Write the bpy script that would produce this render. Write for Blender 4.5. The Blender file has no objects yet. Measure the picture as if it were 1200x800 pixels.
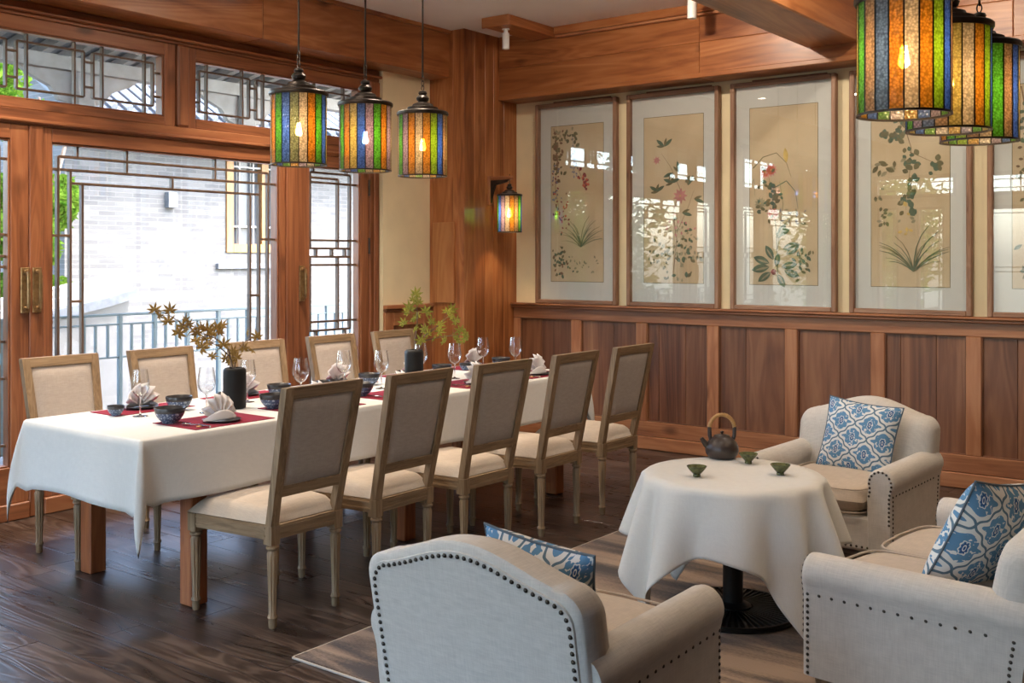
import bpy, math, random
from mathutils import Vector, Matrix
random.seed(7)
scene = bpy.context.scene
R = math.radians
PI = math.pi

# ------------------------------------------------------------------ camera, world, sun, lamps' levels
cam_data = bpy.data.cameras.new('camera')
cam = bpy.data.objects.new('camera', cam_data)
scene.collection.objects.link(cam)
cam.location = (0, 0, 1.48)
cam.rotation_euler = (R(90), 0, R(37.3455))
cam_data.sensor_width = 36
cam_data.lens = 36 * 1245 / 1200
cam_data.shift_y = -97 / 1200
cam_data.clip_end = 200
scene.camera = cam

world = bpy.data.worlds.new('sky')
scene.world = world
world.use_nodes = True
wn = world.node_tree
sky = wn.nodes.new('ShaderNodeTexSky')
sky.sky_type = 'NISHITA'
sky.sun_disc = False
sky.sun_elevation = R(52)
sky.sun_rotation = R(70)
sky.air_density = 1.0
sky.dust_density = 2.4
wn.links.new(sky.outputs[0], wn.nodes['Background'].inputs[0])
wn.nodes['Background'].inputs[1].default_value = 1.8

sun_data = bpy.data.lights.new('sun', 'SUN')
sun_data.energy = 0.45
sun_data.angle = R(1.0)
sun_data.color = (1, .95, .88)
sun = bpy.data.objects.new('sun', sun_data)
scene.collection.objects.link(sun)
sun.rotation_euler = Vector((.55, .16, .82)).to_track_quat('Z', 'Y').to_euler()

FILL_W = 15.0        # each unseen ceiling lamp, added as interior fill
FILL_SPOT_COL = (1.0, .83, .66)
LANTERN_W = 4.0
SPOT_W = 6.0
LANTERN_COL = (1.0, .70, .40)

scene.view_settings.view_transform = 'Standard'
scene.view_settings.look = 'None'
scene.view_settings.exposure = 0.95
scene.view_settings.gamma = 1
scene.view_settings.use_curve_mapping = False
scene.cycles.use_denoising = True
scene.cycles.max_bounces = 10
scene.cycles.diffuse_bounces = 5
scene.cycles.glossy_bounces = 4
scene.cycles.transmission_bounces = 8
scene.cycles.transparent_max_bounces = 24
scene.cycles.sample_clamp_indirect = 6.0
scene.cycles.caustics_reflective = False
scene.cycles.caustics_refractive = False

def portal(name, loc, rot, sx, sy):
    d = bpy.data.lights.new(name, 'AREA'); d.shape = 'RECTANGLE'; d.size = sx; d.size_y = sy
    d.cycles.is_portal = True
    o = bpy.data.objects.new(name, d); scene.collection.objects.link(o)
    o.location = loc; o.rotation_euler = rot
portal('sky_portal', (-6.04, 4.17, 1.5), (0, R(-90), 0), 2.7, 3.4)
portal('sky_portal', (-6.04, .18, 1.5), (0, R(-90), 0), 2.7, 3.4)
portal('sky_portal', (-2.45, -3.1, 1.5), (R(90), 0, 0), 4.0, 2.7)

# ------------------------------------------------------------------ materials
def newmat(name):
    m = bpy.data.materials.new(name); m.use_nodes = True
    nt = m.node_tree
    return m, nt, nt.nodes['Principled BSDF'], nt.nodes['Material Output']
def N(nt, t, **kw):
    n = nt.nodes.new(t)
    for k, v in kw.items(): setattr(n, k, v)
    return n
def mth(nt, op, a, b=None, c=None):
    n = nt.nodes.new('ShaderNodeMath'); n.operation = op
    for i, v in enumerate((a, b, c)):
        if v is None: continue
        if isinstance(v, (int, float)): n.inputs[i].default_value = v
        else: nt.links.new(v, n.inputs[i])
    return n.outputs[0]
def ramp(nt, fac, stops):
    n = nt.nodes.new('ShaderNodeValToRGB')
    el = n.color_ramp.elements
    while len(el) < len(stops): el.new(.5)
    for e, (p, c) in zip(el, stops):
        e.position = p; e.color = (*c, 1)
    nt.links.new(fac, n.inputs[0])
    return n.outputs[0]
def mixc(nt, fac, a, b, mode='MIX'):
    n = nt.nodes.new('ShaderNodeMix'); n.data_type = 'RGBA'; n.blend_type = mode
    def put(s, v):
        if isinstance(v, (int, float)): s.default_value = v
        elif isinstance(v, tuple): s.default_value = (*v, 1)
        else: nt.links.new(v, s)
    put(n.inputs[0], fac); put(n.inputs[6], a); put(n.inputs[7], b)
    return n.outputs[2]
def objcoord(nt, scale, rnd=30):
    tc = N(nt, 'ShaderNodeTexCoord'); oi = N(nt, 'ShaderNodeObjectInfo')
    add = N(nt, 'ShaderNodeVectorMath', operation='MULTIPLY_ADD')
    cmb = N(nt, 'ShaderNodeCombineXYZ')
    for i, k in enumerate((rnd, rnd * .73, rnd * 1.31)):
        nt.links.new(mth(nt, 'MULTIPLY', oi.outputs['Random'], k), cmb.inputs[i])
    add.inputs[1].default_value = (1, 1, 1)
    nt.links.new(tc.outputs['Object'], add.inputs[0]); nt.links.new(cmb.outputs[0], add.inputs[2])
    mp = N(nt, 'ShaderNodeMapping'); mp.inputs['Scale'].default_value = scale
    nt.links.new(add.outputs[0], mp.inputs[0])
    return mp.outputs[0], oi.outputs['Random'], add.outputs[0]

_wc = {}
def wood(name, dark, mid, light, axis, rough=.42, along=1.1, across=11.0, vary=.22, bump=.12, knots=False, coat=0.0):
    key = (name, axis)
    if key in _wc: return _wc[key]
    m, nt, b, out = newmat(name + '_grain_' + 'xyz'[axis])
    s = [across] * 3; s[axis] = along
    v, rnd, raw = objcoord(nt, s)
    n1 = N(nt, 'ShaderNodeTexNoise'); n1.inputs['Scale'].default_value = 1.0; n1.inputs['Detail'].default_value = 7
    n1.inputs['Roughness'].default_value = .62; n1.inputs['Distortion'].default_value = .8
    nt.links.new(v, n1.inputs['Vector'])
    s2 = N(nt, 'ShaderNodeVectorMath', operation='SCALE'); s2.inputs['Scale'].default_value = .28
    nt.links.new(v, s2.inputs[0])
    n2 = N(nt, 'ShaderNodeTexNoise'); n2.inputs['Scale'].default_value = 1.0; n2.inputs['Detail'].default_value = 3; n2.inputs['Distortion'].default_value = 1.5
    nt.links.new(s2.outputs[0], n2.inputs['Vector'])
    # growth rings from the slow field
    rings = mth(nt, 'SINE', mth(nt, 'MULTIPLY', n2.outputs[0], 75.0))
    f = mth(nt, 'ADD', mth(nt, 'MULTIPLY', n1.outputs[0], .75), mth(nt, 'MULTIPLY', rings, .055))
    f = mth(nt, 'ADD', f, mth(nt, 'MULTIPLY', mth(nt, 'SUBTRACT', n2.outputs[0], .5), .55))
    f = mth(nt, 'ADD', f, .12)
    col = ramp(nt, f, [(.28, dark), (.5, mid), (.74, light)])
    if knots:
        ks = [1.0] * 3; 
        mpk = N(nt, 'ShaderNodeMapping'); sk = [3.6] * 3; sk[axis] = 1.7; mpk.inputs['Scale'].default_value = sk
        nt.links.new(raw, mpk.inputs[0])
        vo = N(nt, 'ShaderNodeTexVoronoi'); vo.inputs['Scale'].default_value = 1.0
        nt.links.new(mpk.outputs[0], vo.inputs['Vector'])
        kf = mth(nt, 'ADD', vo.outputs['Distance'], mth(nt, 'MULTIPLY', n1.outputs[0], .16))
        kr = ramp(nt, kf, [(.13, (1, 1, 1)), (.24, (0, 0, 0))])
        col = mixc(nt, mth(nt, 'MULTIPLY', kr, .75), col, tuple(c * .45 for c in dark))
    val = mth(nt, 'ADD', mth(nt, 'MULTIPLY', rnd, vary), 1 - vary / 2)
    hs = N(nt, 'ShaderNodeHueSaturation'); nt.links.new(col, hs.inputs['Color']); nt.links.new(val, hs.inputs['Value'])
    nt.links.new(hs.outputs[0], b.inputs['Base Color'])
    b.inputs['Roughness'].default_value = rough
    if coat: b.inputs['Coat Weight'].default_value = coat; b.inputs['Coat Roughness'].default_value = .2
    bp = N(nt, 'ShaderNodeBump'); bp.inputs['Strength'].default_value = bump; bp.inputs['Distance'].default_value = .004
    nt.links.new(f, bp.inputs['Height']); nt.links.new(bp.outputs[0], b.inputs['Normal'])
    _wc[key] = m
    return m
def fir(ax): return wood('honey_fir', (.19, .058, .018), (.37, .135, .044), (.52, .24, .095), ax, rough=.34, knots=True, along=.9, across=8)
def jointwood(ax): return wood('window_frame_wood', (.13, .042, .016), (.26, .092, .037), (.36, .150, .064), ax, rough=.40, along=.9, across=12, vary=.16, knots=True)
def panelwood(ax): return wood('walnut_panel', (.085, .032, .015), (.185, .074, .034), (.29, .135, .064), ax, rough=.42, along=.8, across=9, vary=.35)
def railwood(ax): return wood('wainscot_rail_wood', (.22, .080, .032), (.37, .150, .064), (.50, .24, .115), ax, rough=.40, along=.9, across=10, vary=.2, knots=True)
def framewood(ax): return wood('picture_frame_wood', (.15, .07, .036), (.27, .145, .083), (.38, .23, .145), ax, rough=.5, along=2, across=30, vary=.1)
def oak(ax): return wood('limed_oak', (.150, .092, .047), (.255, .168, .092), (.36, .25, .148), ax, rough=.55, along=3, across=40, vary=.1)
def tablewood(ax): return wood('table_leg_wood', (.22, .06, .018), (.36, .11, .035), (.48, .18, .065), ax, rough=.4, along=1.5, across=22, vary=.08)

def plain(name, col, rough=.5, metal=0.0, noise=0.0, nscale=20, bump=0.0, spec=.5, sheen=0):
    m, nt, b, out = newmat(name)
    b.inputs['Base Color'].default_value = (*col, 1); b.inputs['Roughness'].default_value = rough
    b.inputs['Metallic'].default_value = metal; b.inputs['Specular IOR Level'].default_value = spec
    if sheen: b.inputs['Sheen Weight'].default_value = sheen
    if noise or bump:
        v, rnd, raw = objcoord(nt, (1, 1, 1))
        n = N(nt, 'ShaderNodeTexNoise'); n.inputs['Scale'].default_value = nscale; n.inputs['Detail'].default_value = 5
        nt.links.new(v, n.inputs['Vector'])
        if noise:
            c = ramp(nt, n.outputs[0], [(.3, tuple(x * (1 - noise) for x in col)), (.7, tuple(min(1, x * (1 + noise)) for x in col))])
            nt.links.new(c, b.inputs['Base Color'])
        if bump:
            bp = N(nt, 'ShaderNodeBump'); bp.inputs['Strength'].default_value = bump; bp.inputs['Distance'].default_value = .003
            nt.links.new(n.outputs[0], bp.inputs['Height']); nt.links.new(bp.outputs[0], b.inputs['Normal'])
    return m

def linen(name, col, weave=420.0, contrast=.10, bump=.25, sheen=.15):
    m, nt, b, out = newmat(name)
    tc = N(nt, 'ShaderNodeTexCoord')
    outs = []
    for sc in ((weave, weave * .05, weave * .05), (weave * .05, weave, weave * .06), (weave * .05, weave * .06, weave)):
        mp = N(nt, 'ShaderNodeMapping'); mp.inputs['Scale'].default_value = sc
        nt.links.new(tc.outputs['Object'], mp.inputs[0])
        n = N(nt, 'ShaderNodeTexNoise'); n.inputs['Scale'].default_value = 1; n.inputs['Detail'].default_value = 2
        nt.links.new(mp.outputs[0], n.inputs['Vector']); outs.append(n.outputs[0])
    f = mth(nt, 'MULTIPLY', mth(nt, 'ADD', mth(nt, 'ADD', outs[0], outs[1]), outs[2]), 1 / 3)
    c = ramp(nt, f, [(.36, tuple(x * (1 - contrast) for x in col)), (.62, tuple(min(1, x * (1 + contrast)) for x in col))])
    nt.links.new(c, b.inputs['Base Color'])
    b.inputs['Roughness'].default_value = .9; b.inputs['Specular IOR Level'].default_value = .15
    b.inputs['Sheen Weight'].default_value = sheen
    bp = N(nt, 'ShaderNodeBump'); bp.inputs['Strength'].default_value = bump; bp.inputs['Distance'].default_value = .002
    nt.links.new(f, bp.inputs['Height']); nt.links.new(bp.outputs[0], b.inputs['Normal'])
    return m

def thin_glass(name, tint=(1, 1, 1), f0=.06, rough=0.0, power=5.0):
    m, nt, b, out = newmat(name); nt.nodes.remove(b)
    tr = N(nt, 'ShaderNodeBsdfTransparent'); tr.inputs[0].default_value = (*tint, 1)
    gl = N(nt, 'ShaderNodeBsdfGlossy'); gl.inputs['Roughness'].default_value = rough
    lw = N(nt, 'ShaderNodeLayerWeight'); lw.inputs[0].default_value = .5
    fac = mth(nt, 'ADD', mth(nt, 'MULTIPLY', mth(nt, 'POWER', lw.outputs['Facing'], power), 1 - f0), f0)
    mx = N(nt, 'ShaderNodeMixShader')
    nt.links.new(fac, mx.inputs[0]); nt.links.new(tr.outputs[0], mx.inputs[1]); nt.links.new(gl.outputs[0], mx.inputs[2])
    nt.links.new(mx.outputs[0], out.inputs[0])
    return m

def stained(name, col):
    m, nt, b, out = newmat(name); nt.nodes.remove(b)
    tc = N(nt, 'ShaderNodeTexCoord')
    vo = N(nt, 'ShaderNodeTexVoronoi'); vo.inputs['Scale'].default_value = 120
    nt.links.new(tc.outputs['Object'], vo.inputs['Vector'])
    bp = N(nt, 'ShaderNodeBump'); bp.inputs['Strength'].default_value = 1.0; bp.inputs['Distance'].default_value = .004
    nt.links.new(vo.outputs['Distance'], bp.inputs['Height'])
    c1 = ramp(nt, vo.outputs['Distance'], [(.1, col), (.8, tuple(x * .55 for x in col))])
    c2 = ramp(nt, vo.outputs['Distance'], [(.1, col), (.75, tuple(x * .35 for x in col))])
    tl = N(nt, 'ShaderNodeBsdfTranslucent'); nt.links.new(c1, tl.inputs[0]); nt.links.new(bp.outputs[0], tl.inputs['Normal'])
    df = N(nt, 'ShaderNodeBsdfDiffuse'); nt.links.new(c2, df.inputs[0]); nt.links.new(bp.outputs[0], df.inputs['Normal'])
    tr = N(nt, 'ShaderNodeBsdfTransparent'); nt.links.new(c2, tr.inputs[0])
    rf = N(nt, 'ShaderNodeBsdfRefraction'); rf.inputs['Roughness'].default_value = .32; rf.inputs['IOR'].default_value = 1.06; nt.links.new(c1, rf.inputs[0])
    gl = N(nt, 'ShaderNodeBsdfGlossy'); gl.inputs['Roughness'].default_value = .12; nt.links.new(bp.outputs[0], gl.inputs['Normal'])
    def mix(f, x, y):
        k = N(nt, 'ShaderNodeMixShader'); k.inputs[0].default_value = f; nt.links.new(x.outputs[0], k.inputs[1]); nt.links.new(y.outputs[0], k.inputs[2]); return k
    d = mix(.06, mix(.55, mix(.35, tl, df), mix(.6, tr, rf)), gl)
    nt.links.new(d.outputs[0], out.inputs[0])
    return m
def emit(name, col, s):
    m, nt, b, out = newmat(name)
    b.inputs['Base Color'].default_value = (*col, 1)
    b.inputs['Emission Color'].default_value = (*col, 1); b.inputs['Emission Strength'].default_value = s
    return m

M = {}
M['cream'] = plain('cream_wall_paint', (.80, .70, .46), .85, noise=.04, nscale=6)
M['white'] = plain('white_ceiling_paint', (.90, .89, .87), .9, noise=.02, nscale=3)
M['glass'] = thin_glass('window_glass', f0=.03)
M['picglass'] = thin_glass('picture_glass', f0=.05)
M['wineglass'] = thin_glass('wine_glass', f0=.06, power=2.6)
M['stemglass'] = plain('solid_stem_glass', (1, 1, 1), .0)
M['stemglass'].node_tree.nodes['Principled BSDF'].inputs['Transmission Weight'].default_value = 1.0
M['iron'] = plain('black_iron', (.018, .018, .018), .42, .6, bump=.15, nscale=60)
M['darkmetal'] = plain('aged_bronze', (.055, .045, .038), .4, .7, noise=.3)
M['brass'] = plain('worn_brass', (.38, .25, .12), .35, .9, noise=.25, nscale=40)
M['nail'] = plain('nailhead_bronze', (.07, .06, .05), .32, .8)
M['linen'] = linen('natural_linen', (.60, .565, .515))
M['lamplit_seatlinen'] = linen('lamplit_seat_linen', (.52, .445, .365))  # same linen, with the lamps' warm light put into its colour
M['chairlinen'] = linen('dining_chair_linen', (.40, .345, .30), weave=520)
M['cloth'] = linen('white_tablecloth', (.66, .66, .635), weave=600, contrast=.04, bump=.12)
M['napkin'] = plain('white_napkin', (.72, .70, .71), .8, bump=.1, nscale=300)
M['red'] = linen('crimson_placemat', (.20, .009, .026), weave=500, contrast=.2, bump=.2, sheen=.05)
M['black'] = plain('matte_black_ceramic', (.008, .008, .008), .55, spec=.3)
M['bowl_in'] = plain('dark_bowl_glaze', (.028, .027, .030), .3, noise=.3, nscale=60)
M['teapot'] = plain('brown_clay', (.050, .036, .032), .33, noise=.12, nscale=60)
M['bamboo'] = plain('bamboo_cane', (.48, .27, .10), .5, noise=.2, nscale=80)
M['cup'] = plain('olive_glaze', (.085, .095, .035), .22, noise=.55, nscale=70)
M['spotwhite'] = plain('white_enamel', (.82, .82, .80), .4)
M['twig'] = plain('grey_brown_twig', (.15, .11, .08), .8, noise=.3)
M['silver'] = plain('polished_steel', (.6, .6, .6), .18, 1)
M['mat'] = plain('pale_grey_mount_board', (.60, .63, .60), .9, noise=.02)
M['railing'] = plain('grey_painted_railing', (.10, .14, .15), .5)
M['offwhite'] = plain('weathered_white_timber', (.28, .27, .25), .8, noise=.15, nscale=8)
M['greyroof'] = plain('grey_roof_tile', (.13, .14, .15), .8, noise=.2, nscale=12)
M['stone'] = plain('pale_stone', (.17, .165, .155), .85, noise=.12, nscale=4)
M['exwin'] = wood('yellow_window_timber', (.20, .085, .02), (.27, .125, .032), (.33, .165, .055), 2, rough=.5)
M['shade'] = plain('dark_window_interior', (.05, .06, .07), .3)

def mat_bowl():
    m, nt, b, out = newmat('blue_relief_glaze')
    tc = N(nt, 'ShaderNodeTexCoord')
    vo = N(nt, 'ShaderNodeTexVoronoi'); vo.inputs['Scale'].default_value = 150
    nt.links.new(tc.outputs['Object'], vo.inputs['Vector'])
    c = ramp(nt, vo.outputs['Distance'], [(.25, (.34, .40, .50)), (.5, (.045, .075, .15))])
    nt.links.new(c, b.inputs['Base Color']); b.inputs['Roughness'].default_value = .3
    return m
M['bowl'] = mat_bowl()
def leafmat(name, c1, c2, trans=.4):
    m, nt, b, out = newmat(name); nt.nodes.remove(b)
    v, rnd, raw = objcoord(nt, (1, 1, 1))
    n = N(nt, 'ShaderNodeTexNoise'); n.inputs['Scale'].default_value = 9; nt.links.new(v, n.inputs['Vector'])
    c = ramp(nt, n.outputs[0], [(.35, c1), (.65, c2)])
    d = N(nt, 'ShaderNodeBsdfDiffuse'); t = N(nt, 'ShaderNodeBsdfTranslucent'); x = N(nt, 'ShaderNodeMixShader')
    nt.links.new(c, d.inputs[0]); nt.links.new(c, t.inputs[0]); x.inputs[0].default_value = trans
    nt.links.new(d.outputs[0], x.inputs[1]); nt.links.new(t.outputs[0], x.inputs[2]); nt.links.new(x.outputs[0], out.inputs[0])
    return m
M['leaf_gold'] = leafmat('bronze_maple_leaf', (.17, .10, .03), (.34, .22, .07))
M['leaf_olive'] = leafmat('olive_maple_leaf', (.17, .19, .035), (.38, .34, .07))
M['leaf_tree'] = leafmat('tree_leaf', (.045, .12, .010), (.15, .25, .03), .5)
M['leaf_dark'] = leafmat('dark_tree_leaf', (.03, .08, .01), (.09, .16, .03), .4)

def mat_brick():
    m, nt, b, out = newmat('pale_grey_brick')
    tc = N(nt, 'ShaderNodeTexCoord'); sp = N(nt, 'ShaderNodeSeparateXYZ'); cb = N(nt, 'ShaderNodeCombineXYZ')
    nt.links.new(tc.outputs['Object'], sp.inputs[0]); nt.links.new(sp.outputs[1], cb.inputs[0]); nt.links.new(sp.outputs[2], cb.inputs[1])
    br = N(nt, 'ShaderNodeTexBrick'); br.inputs['Scale'].default_value = 1
    br.inputs['Brick Width'].default_value = .26; br.inputs['Row Height'].default_value = .065; br.inputs['Mortar Size'].default_value = .006
    br.inputs['Color1'].default_value = (.115, .114, .110, 1); br.inputs['Color2'].default_value = (.060, .061, .062, 1); br.inputs['Mortar'].default_value = (.145, .143, .136, 1)
    nt.links.new(cb.outputs[0], br.inputs['Vector'])
    n = N(nt, 'ShaderNodeTexNoise'); n.inputs['Scale'].default_value = 1.6; n.inputs['Detail'].default_value = 5
    nt.links.new(tc.outputs['Object'], n.inputs['Vector'])
    c = mixc(nt, mth(nt, 'MULTIPLY', n.outputs[0], .6), br.outputs[0], (.115, .113, .108))
    nt.links.new(c, b.inputs['Base Color']); b.inputs['Roughness'].default_value = .9
    bp = N(nt, 'ShaderNodeBump'); bp.inputs['Strength'].default_value = .6; bp.inputs['Distance'].default_value = .01
    nt.links.new(br.outputs['Fac'], bp.inputs['Height']); bp.invert = True; nt.links.new(bp.outputs[0], b.inputs['Normal'])
    return m
M['brick'] = mat_brick()

def mat_floor():
    m, nt, b, out = newmat('dark_oak_plank')
    v, rnd, raw = objcoord(nt, (.9, 9, 9), 40)
    n1 = N(nt, 'ShaderNodeTexNoise'); n1.inputs['Scale'].default_value = 1; n1.inputs['Detail'].default_value = 6; n1.inputs['Distortion'].default_value = .6
    nt.links.new(v, n1.inputs['Vector'])
    mp = N(nt, 'ShaderNodeMapping'); mp.inputs['Scale'].default_value = (1.0, 7.5, 1); nt.links.new(raw, mp.inputs[0])
    n2 = N(nt, 'ShaderNodeTexNoise'); n2.inputs['Scale'].default_value = 1; n2.inputs['Detail'].default_value = 1.5; n2.inputs['Distortion'].default_value = .9
    nt.links.new(mp.outputs[0], n2.inputs['Vector'])
    rings = mth(nt, 'SINE', mth(nt, 'MULTIPLY', n2.outputs[0], 62.0))
    f = mth(nt, 'ADD', mth(nt, 'MULTIPLY', n1.outputs[0], .55), mth(nt, 'MULTIPLY', rings, .10))
    f = mth(nt, 'ADD', f, .2)
    col = ramp(nt, f, [(.3, (.018, .012, .010)), (.5, (.052, .034, .026)), (.70, (.12, .085, .068))])
    hs = N(nt, 'ShaderNodeHueSaturation'); nt.links.new(col, hs.inputs['Color'])
    nt.links.new(mth(nt, 'ADD', mth(nt, 'MULTIPLY', rnd, .5), .75), hs.inputs['Value'])
    nt.links.new(hs.outputs[0], b.inputs['Base Color'])
    rr = mth(nt, 'ADD', mth(nt, 'MULTIPLY', f, .25), .19)
    nt.links.new(rr, b.inputs['Roughness'])
    bp = N(nt, 'ShaderNodeBump'); bp.inputs['Strength'].default_value = .5; bp.inputs['Distance'].default_value = .004
    nt.links.new(f, bp.inputs['Height']); nt.links.new(bp.outputs[0], b.inputs['Normal'])
    return m
M['floor'] = mat_floor()

def mat_rug():
    m, nt, b, out = newmat('brown_striated_rug')
    tc = N(nt, 'ShaderNodeTexCoord')
    mp = N(nt, 'ShaderNodeMapping'); mp.inputs['Scale'].default_value = (.9, 7.5, 1); nt.links.new(tc.outputs['Object'], mp.inputs[0])
    n = N(nt, 'ShaderNodeTexNoise'); n.inputs['Scale'].default_value = 1; n.inputs['Detail'].default_value = 5; n.inputs['Distortion'].default_value = .7
    nt.links.new(mp.outputs[0], n.inputs['Vector'])
    mp2 = N(nt, 'ShaderNodeMapping'); mp2.inputs['Scale'].default_value = (60, 260, 1); nt.links.new(tc.outputs['Object'], mp2.inputs[0])
    n2 = N(nt, 'ShaderNodeTexNoise'); n2.inputs['Scale'].default_value = 1; n2.inputs['Detail'].default_value = 2; nt.links.new(mp2.outputs[0], n2.inputs['Vector'])
    f = mth(nt, 'ADD', mth(nt, 'MULTIPLY', n.outputs[0], .8), mth(nt, 'MULTIPLY', n2.outputs[0], .2))
    c = ramp(nt, f, [(.41, (.036, .022, .015)), (.47, (.105, .067, .043)), (.52, (.20, .135, .088)), (.59, (.31, .215, .145))])
    nt.links.new(c, b.inputs['Base Color']); b.inputs['Roughness'].default_value = .95; b.inputs['Sheen Weight'].default_value = .2
    bp = N(nt, 'ShaderNodeBump'); bp.inputs['Strength'].default_value = .5; bp.inputs['Distance'].default_value = .006
    nt.links.new(f, bp.inputs['Height']); nt.links.new(bp.outputs[0], b.inputs['Normal'])
    return m
M['rug'] = mat_rug()

def mat_cushion():
    m, nt, b, out = newmat('blue_medallion_print')
    uv = N(nt, 'ShaderNodeUVMap'); sp = N(nt, 'ShaderNodeSeparateXYZ'); nt.links.new(uv.outputs[0], sp.inputs[0])
    u, v = sp.outputs[0], sp.outputs[1]
    k = 2.45
    a = mth(nt, 'ADD', mth(nt, 'MULTIPLY', mth(nt, 'ADD', u, v), k), .12)
    c = mth(nt, 'ADD', mth(nt, 'MULTIPLY', mth(nt, 'SUBTRACT', u, v), k), .5)
    # wavy lattice lines
    aw = mth(nt, 'ADD', a, mth(nt, 'MULTIPLY', mth(nt, 'SINE', mth(nt, 'MULTIPLY', c, 4 * PI)), .035))
    cw = mth(nt, 'ADD', c, mth(nt, 'MULTIPLY', mth(nt, 'SINE', mth(nt, 'MULTIPLY', a, 4 * PI)), .035))
    p = mth(nt, 'SUBTRACT', mth(nt, 'FRACT', aw), .5); q = mth(nt, 'SUBTRACT', mth(nt, 'FRACT', cw), .5)
    ap = mth(nt, 'ABSOLUTE', p); aq = mth(nt, 'ABSOLUTE', q)
    mx = mth(nt, 'MAXIMUM', ap, aq)
    r = mth(nt, 'SQRT', mth(nt, 'ADD', mth(nt, 'MULTIPLY', p, p), mth(nt, 'MULTIPLY', q, q)))
    th = mth(nt, 'ARCTAN2', q, p)
    def band(x, lo, hi): return mth(nt, 'MULTIPLY', mth(nt, 'GREATER_THAN', x, lo), mth(nt, 'LESS_THAN', x, hi))
    line = mth(nt, 'GREATER_THAN', mx, .465)
    nz = N(nt, 'ShaderNodeTexVoronoi'); nz.inputs['Scale'].default_value = 34; nt.links.new(uv.outputs[0], nz.inputs['Vector'])
    lob = mth(nt, 'ADD', .385, mth(nt, 'MULTIPLY', mth(nt, 'COSINE', mth(nt, 'MULTIPLY', th, 8)), .035))
    rr = mth(nt, 'ADD', mth(nt, 'MULTIPLY', r, .55), mth(nt, 'MULTIPLY', mx, .45))
    flor = mth(nt, 'MULTIPLY', mth(nt, 'LESS_THAN', rr, lob), mth(nt, 'LESS_THAN', nz.outputs['Distance'], .74))
    ring1 = band(mth(nt, 'ADD', r, mth(nt, 'MULTIPLY', mth(nt, 'COSINE', mth(nt, 'MULTIPLY', th, 8)), .014)), .135, .165)
    core = mth(nt, 'LESS_THAN', mth(nt, 'ADD', r, mth(nt, 'MULTIPLY', mth(nt, 'COSINE', mth(nt, 'MULTIPLY', th, 8)), .02)), .11)
    eye = band(r, .035, .06)
    white = (.74, .75, .73); blue = (.12, .27, .45); deep = (.035, .10, .26); slate = (.12, .20, .27)
    col = mixc(nt, flor, white, blue)
    col = mixc(nt, ring1, col, white)
    col = mixc(nt, core, col, deep)
    col = mixc(nt, eye, col, white)
    col = mixc(nt, line, col, slate)
    nt.links.new(col, b.inputs['Base Color']); b.inputs['Roughness'].default_value = .85; b.inputs['Specular IOR Level'].default_value = .2
    return m
M['cushion'] = mat_cushion()
M['welt'] = plain('blue_grey_welt', (.10, .14, .18), .8)

def mat_silk():
    m, nt, b, out = newmat('aged_silk')
    v, rnd, raw = objcoord(nt, (2.2, 1, 2.2))
    n = N(nt, 'ShaderNodeTexNoise'); n.inputs['Scale'].default_value = 1.3; n.inputs['Detail'].default_value = 5; nt.links.new(v, n.inputs['Vector'])
    c = ramp(nt, n.outputs[0], [(.3, (.50, .40, .25)), (.7, (.62, .53, .36))])
    nt.links.new(c, b.inputs['Base Color']); b.inputs['Roughness'].default_value = .8
    return m
M['silk'] = mat_silk()
INK = {'olive': (.16, .15, .08), 'leaf': (.10, .15, .10), 'pale': (.30, .28, .18), 'red': (.50, .13, .08), 'pink': (.55, .25, .24),
       'slate': (.22, .23, .28), 'brown': (.20, .13, .08), 'yellow': (.56, .42, .14), 'maroon': (.24, .07, .07)}
for k, c in INK.items(): M['ink_' + k] = plain('ink_' + k, c, .85, noise=.25, nscale=15)

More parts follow.
